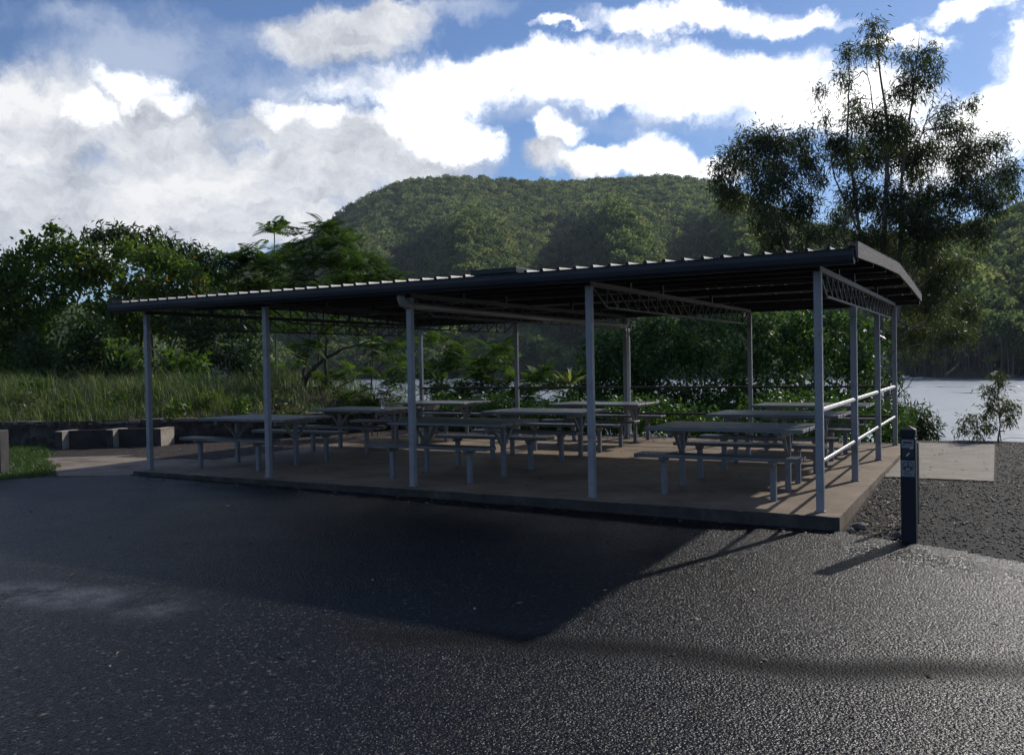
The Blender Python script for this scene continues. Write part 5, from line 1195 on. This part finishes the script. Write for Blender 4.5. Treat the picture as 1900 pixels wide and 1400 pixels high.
def gravel():
    rg = np.random.default_rng(72); n = 17000; x = .25+rg.uniform(0,1,n)**1.2*6; y = rg.uniform(-1.1,9,n)
    k = (~asphalt_mask(x, y)) & ~((x < 1.52) & (y > 3.4) & (y < 8.55)); x, y = x[k], y[k]; n = len(x)
    s = rg.uniform(.005,.015,n)*(1+.6*(rg.uniform(size=n) > .97)); z = ground_h(x,y)+s*.3
    oct_ = np.array([(1,0,0),(0,1,0),(-1,0,0),(0,-1,0),(0,0,.7),(0,0,-.7)], float); V = np.stack([x,y,z],1)[:,None,:] + oct_[None]*s[:,None,None]*(1+rg.normal(0,.3,(n,6,3)))
    f = np.array([(0,1,4),(1,2,4),(2,3,4),(3,0,4),(1,0,5),(2,1,5),(3,2,5),(0,3,5)]); Fq = (f[None]+(np.arange(n)*6)[:,None,None]).reshape(-1,3)
    m_, t, p, o = new_mat('gravel_chip'); at = nd(t, 'ShaderNodeAttribute', attribute_name='tint')
    t.links.new(rampnode(t, at.outputs['Fac'], [(0,(.006,.006,.007)),(.7,(.013,.013,.0138)),(.94,(.036,.036,.036)),(1,(.24,.23,.21))]), p.inputs['Base Color']); p.inputs['Roughness'].default_value = .6
    tag(mesh_obj('gravel', V.reshape(-1,3), Fq, 'gravel_chip', tint=np.repeat(rg.uniform(0,1,n),8)), 'loose dark gravel beside the slab and pad', 'gravel', kind='stuff')
gravel()

# ------------------------------------------------------------------ out on the lake
def on_water(u, v):
    d = ray(u, v); t = (WATER-CAMZ)/d[2]; return CO+d*t
def lake_bits():
    rg = np.random.default_rng(81)
    a = on_water(1652, 702.5); b = on_water(1712, 701.5); m_ = MB(); n = 26; pts = []; rr = []
    for k in range(n):
        t = k/(n-1); p = a+(b-a)*t; p[2] = WATER+.05; pts.append(p); rr.append((.16+.34*math.exp(-((t-.35)/.22)**2))*rg.uniform(.8,1.2)+.02)
    m_.tube(pts, rr, 8); o = m_.build('boat_wake', 'foam', None, True)
    tag(o, 'white foaming boat wake on the lake by the far shore', 'wake')
    c = on_water(1672, 701); dirv = unit((b-a)[None])[0]; hd = math.atan2(dirv[1], dirv[0])
    bt_ = thing('motorboat', 'tiny pale motorboat half hidden in its white wake', 'boat', (c[0], c[1], WATER), hd)
    h = MB(); prof = [(-2.2,.75,.0),(-.5,.85,.0),(1.2,.7,.05),(2.4,.08,.18)]
    V = []
    for x, w, z in prof: V += [(x,-w,.62+z),(x,w,.62+z),(x,w*.5,-.1+z),(x,-w*.5,-.1+z)]
    Fc = []
    for k in range(3):
        for j in range(4): Fc.append((k*4+j, k*4+(j+1)%4, k*4+4+(j+1)%4, k*4+4+j))
    Fc += [(3,2,1,0),(12,13,14,15)]; h.add(V, Fc).build('hull', 'hull_paint', bt_)
    MB().box((-.6,-.5,.6),(.5,.5,1.15),.1).build('console', 'gutter_paint', bt_); MB().box((-2.55,-.2,.1),(-2.2,.2,1.0),.06).build('outboard_motor', 'dark_steel', bt_)
    # wash lines: low wave trains crossing the lake
    for (u0, v0, u1, v1), w in (((1640,719,1960,716), .55), ((1700,727.5,1900,728), .35)):
        a, b = on_water(u0, v0), on_water(u1, v1); m2 = MB(); pts = []; rr = []
        for k in range(90):
            t = k/89; p = a+(b-a)*t; p[1] += math.sin(t*23)*.5; p[2] = WATER-.16; pts.append(p); rr.append(w*(.38+.32*vnoise(t*40, 3.3, 5)*.9))
        m2.tube(pts, rr, 8); tag(m2.build('wave', 'water', None, True), kind='structure')
lake_bits()

# ------------------------------------------------------------------ haze over the whole place
def haze():
    m = bpy.data.materials.new('haze_air'); m.use_nodes = True; t = m.node_tree; t.nodes.clear()
    o = nd(t, 'ShaderNodeOutputMaterial'); v = nd(t, 'ShaderNodeVolumePrincipled'); v.inputs['Color'].default_value = (.80,.87,1,1); v.inputs['Density'].default_value = .00010; v.inputs['Anisotropy'].default_value = .1
    t.links.new(v.outputs[0], o.inputs['Volume']); MATS['haze_air'] = m
    b = MB(); b.box((-1700,-1700,-11), (1700,2000,300)); h = b.build('haze', 'haze_air'); tag(h, kind='stuff')
haze()
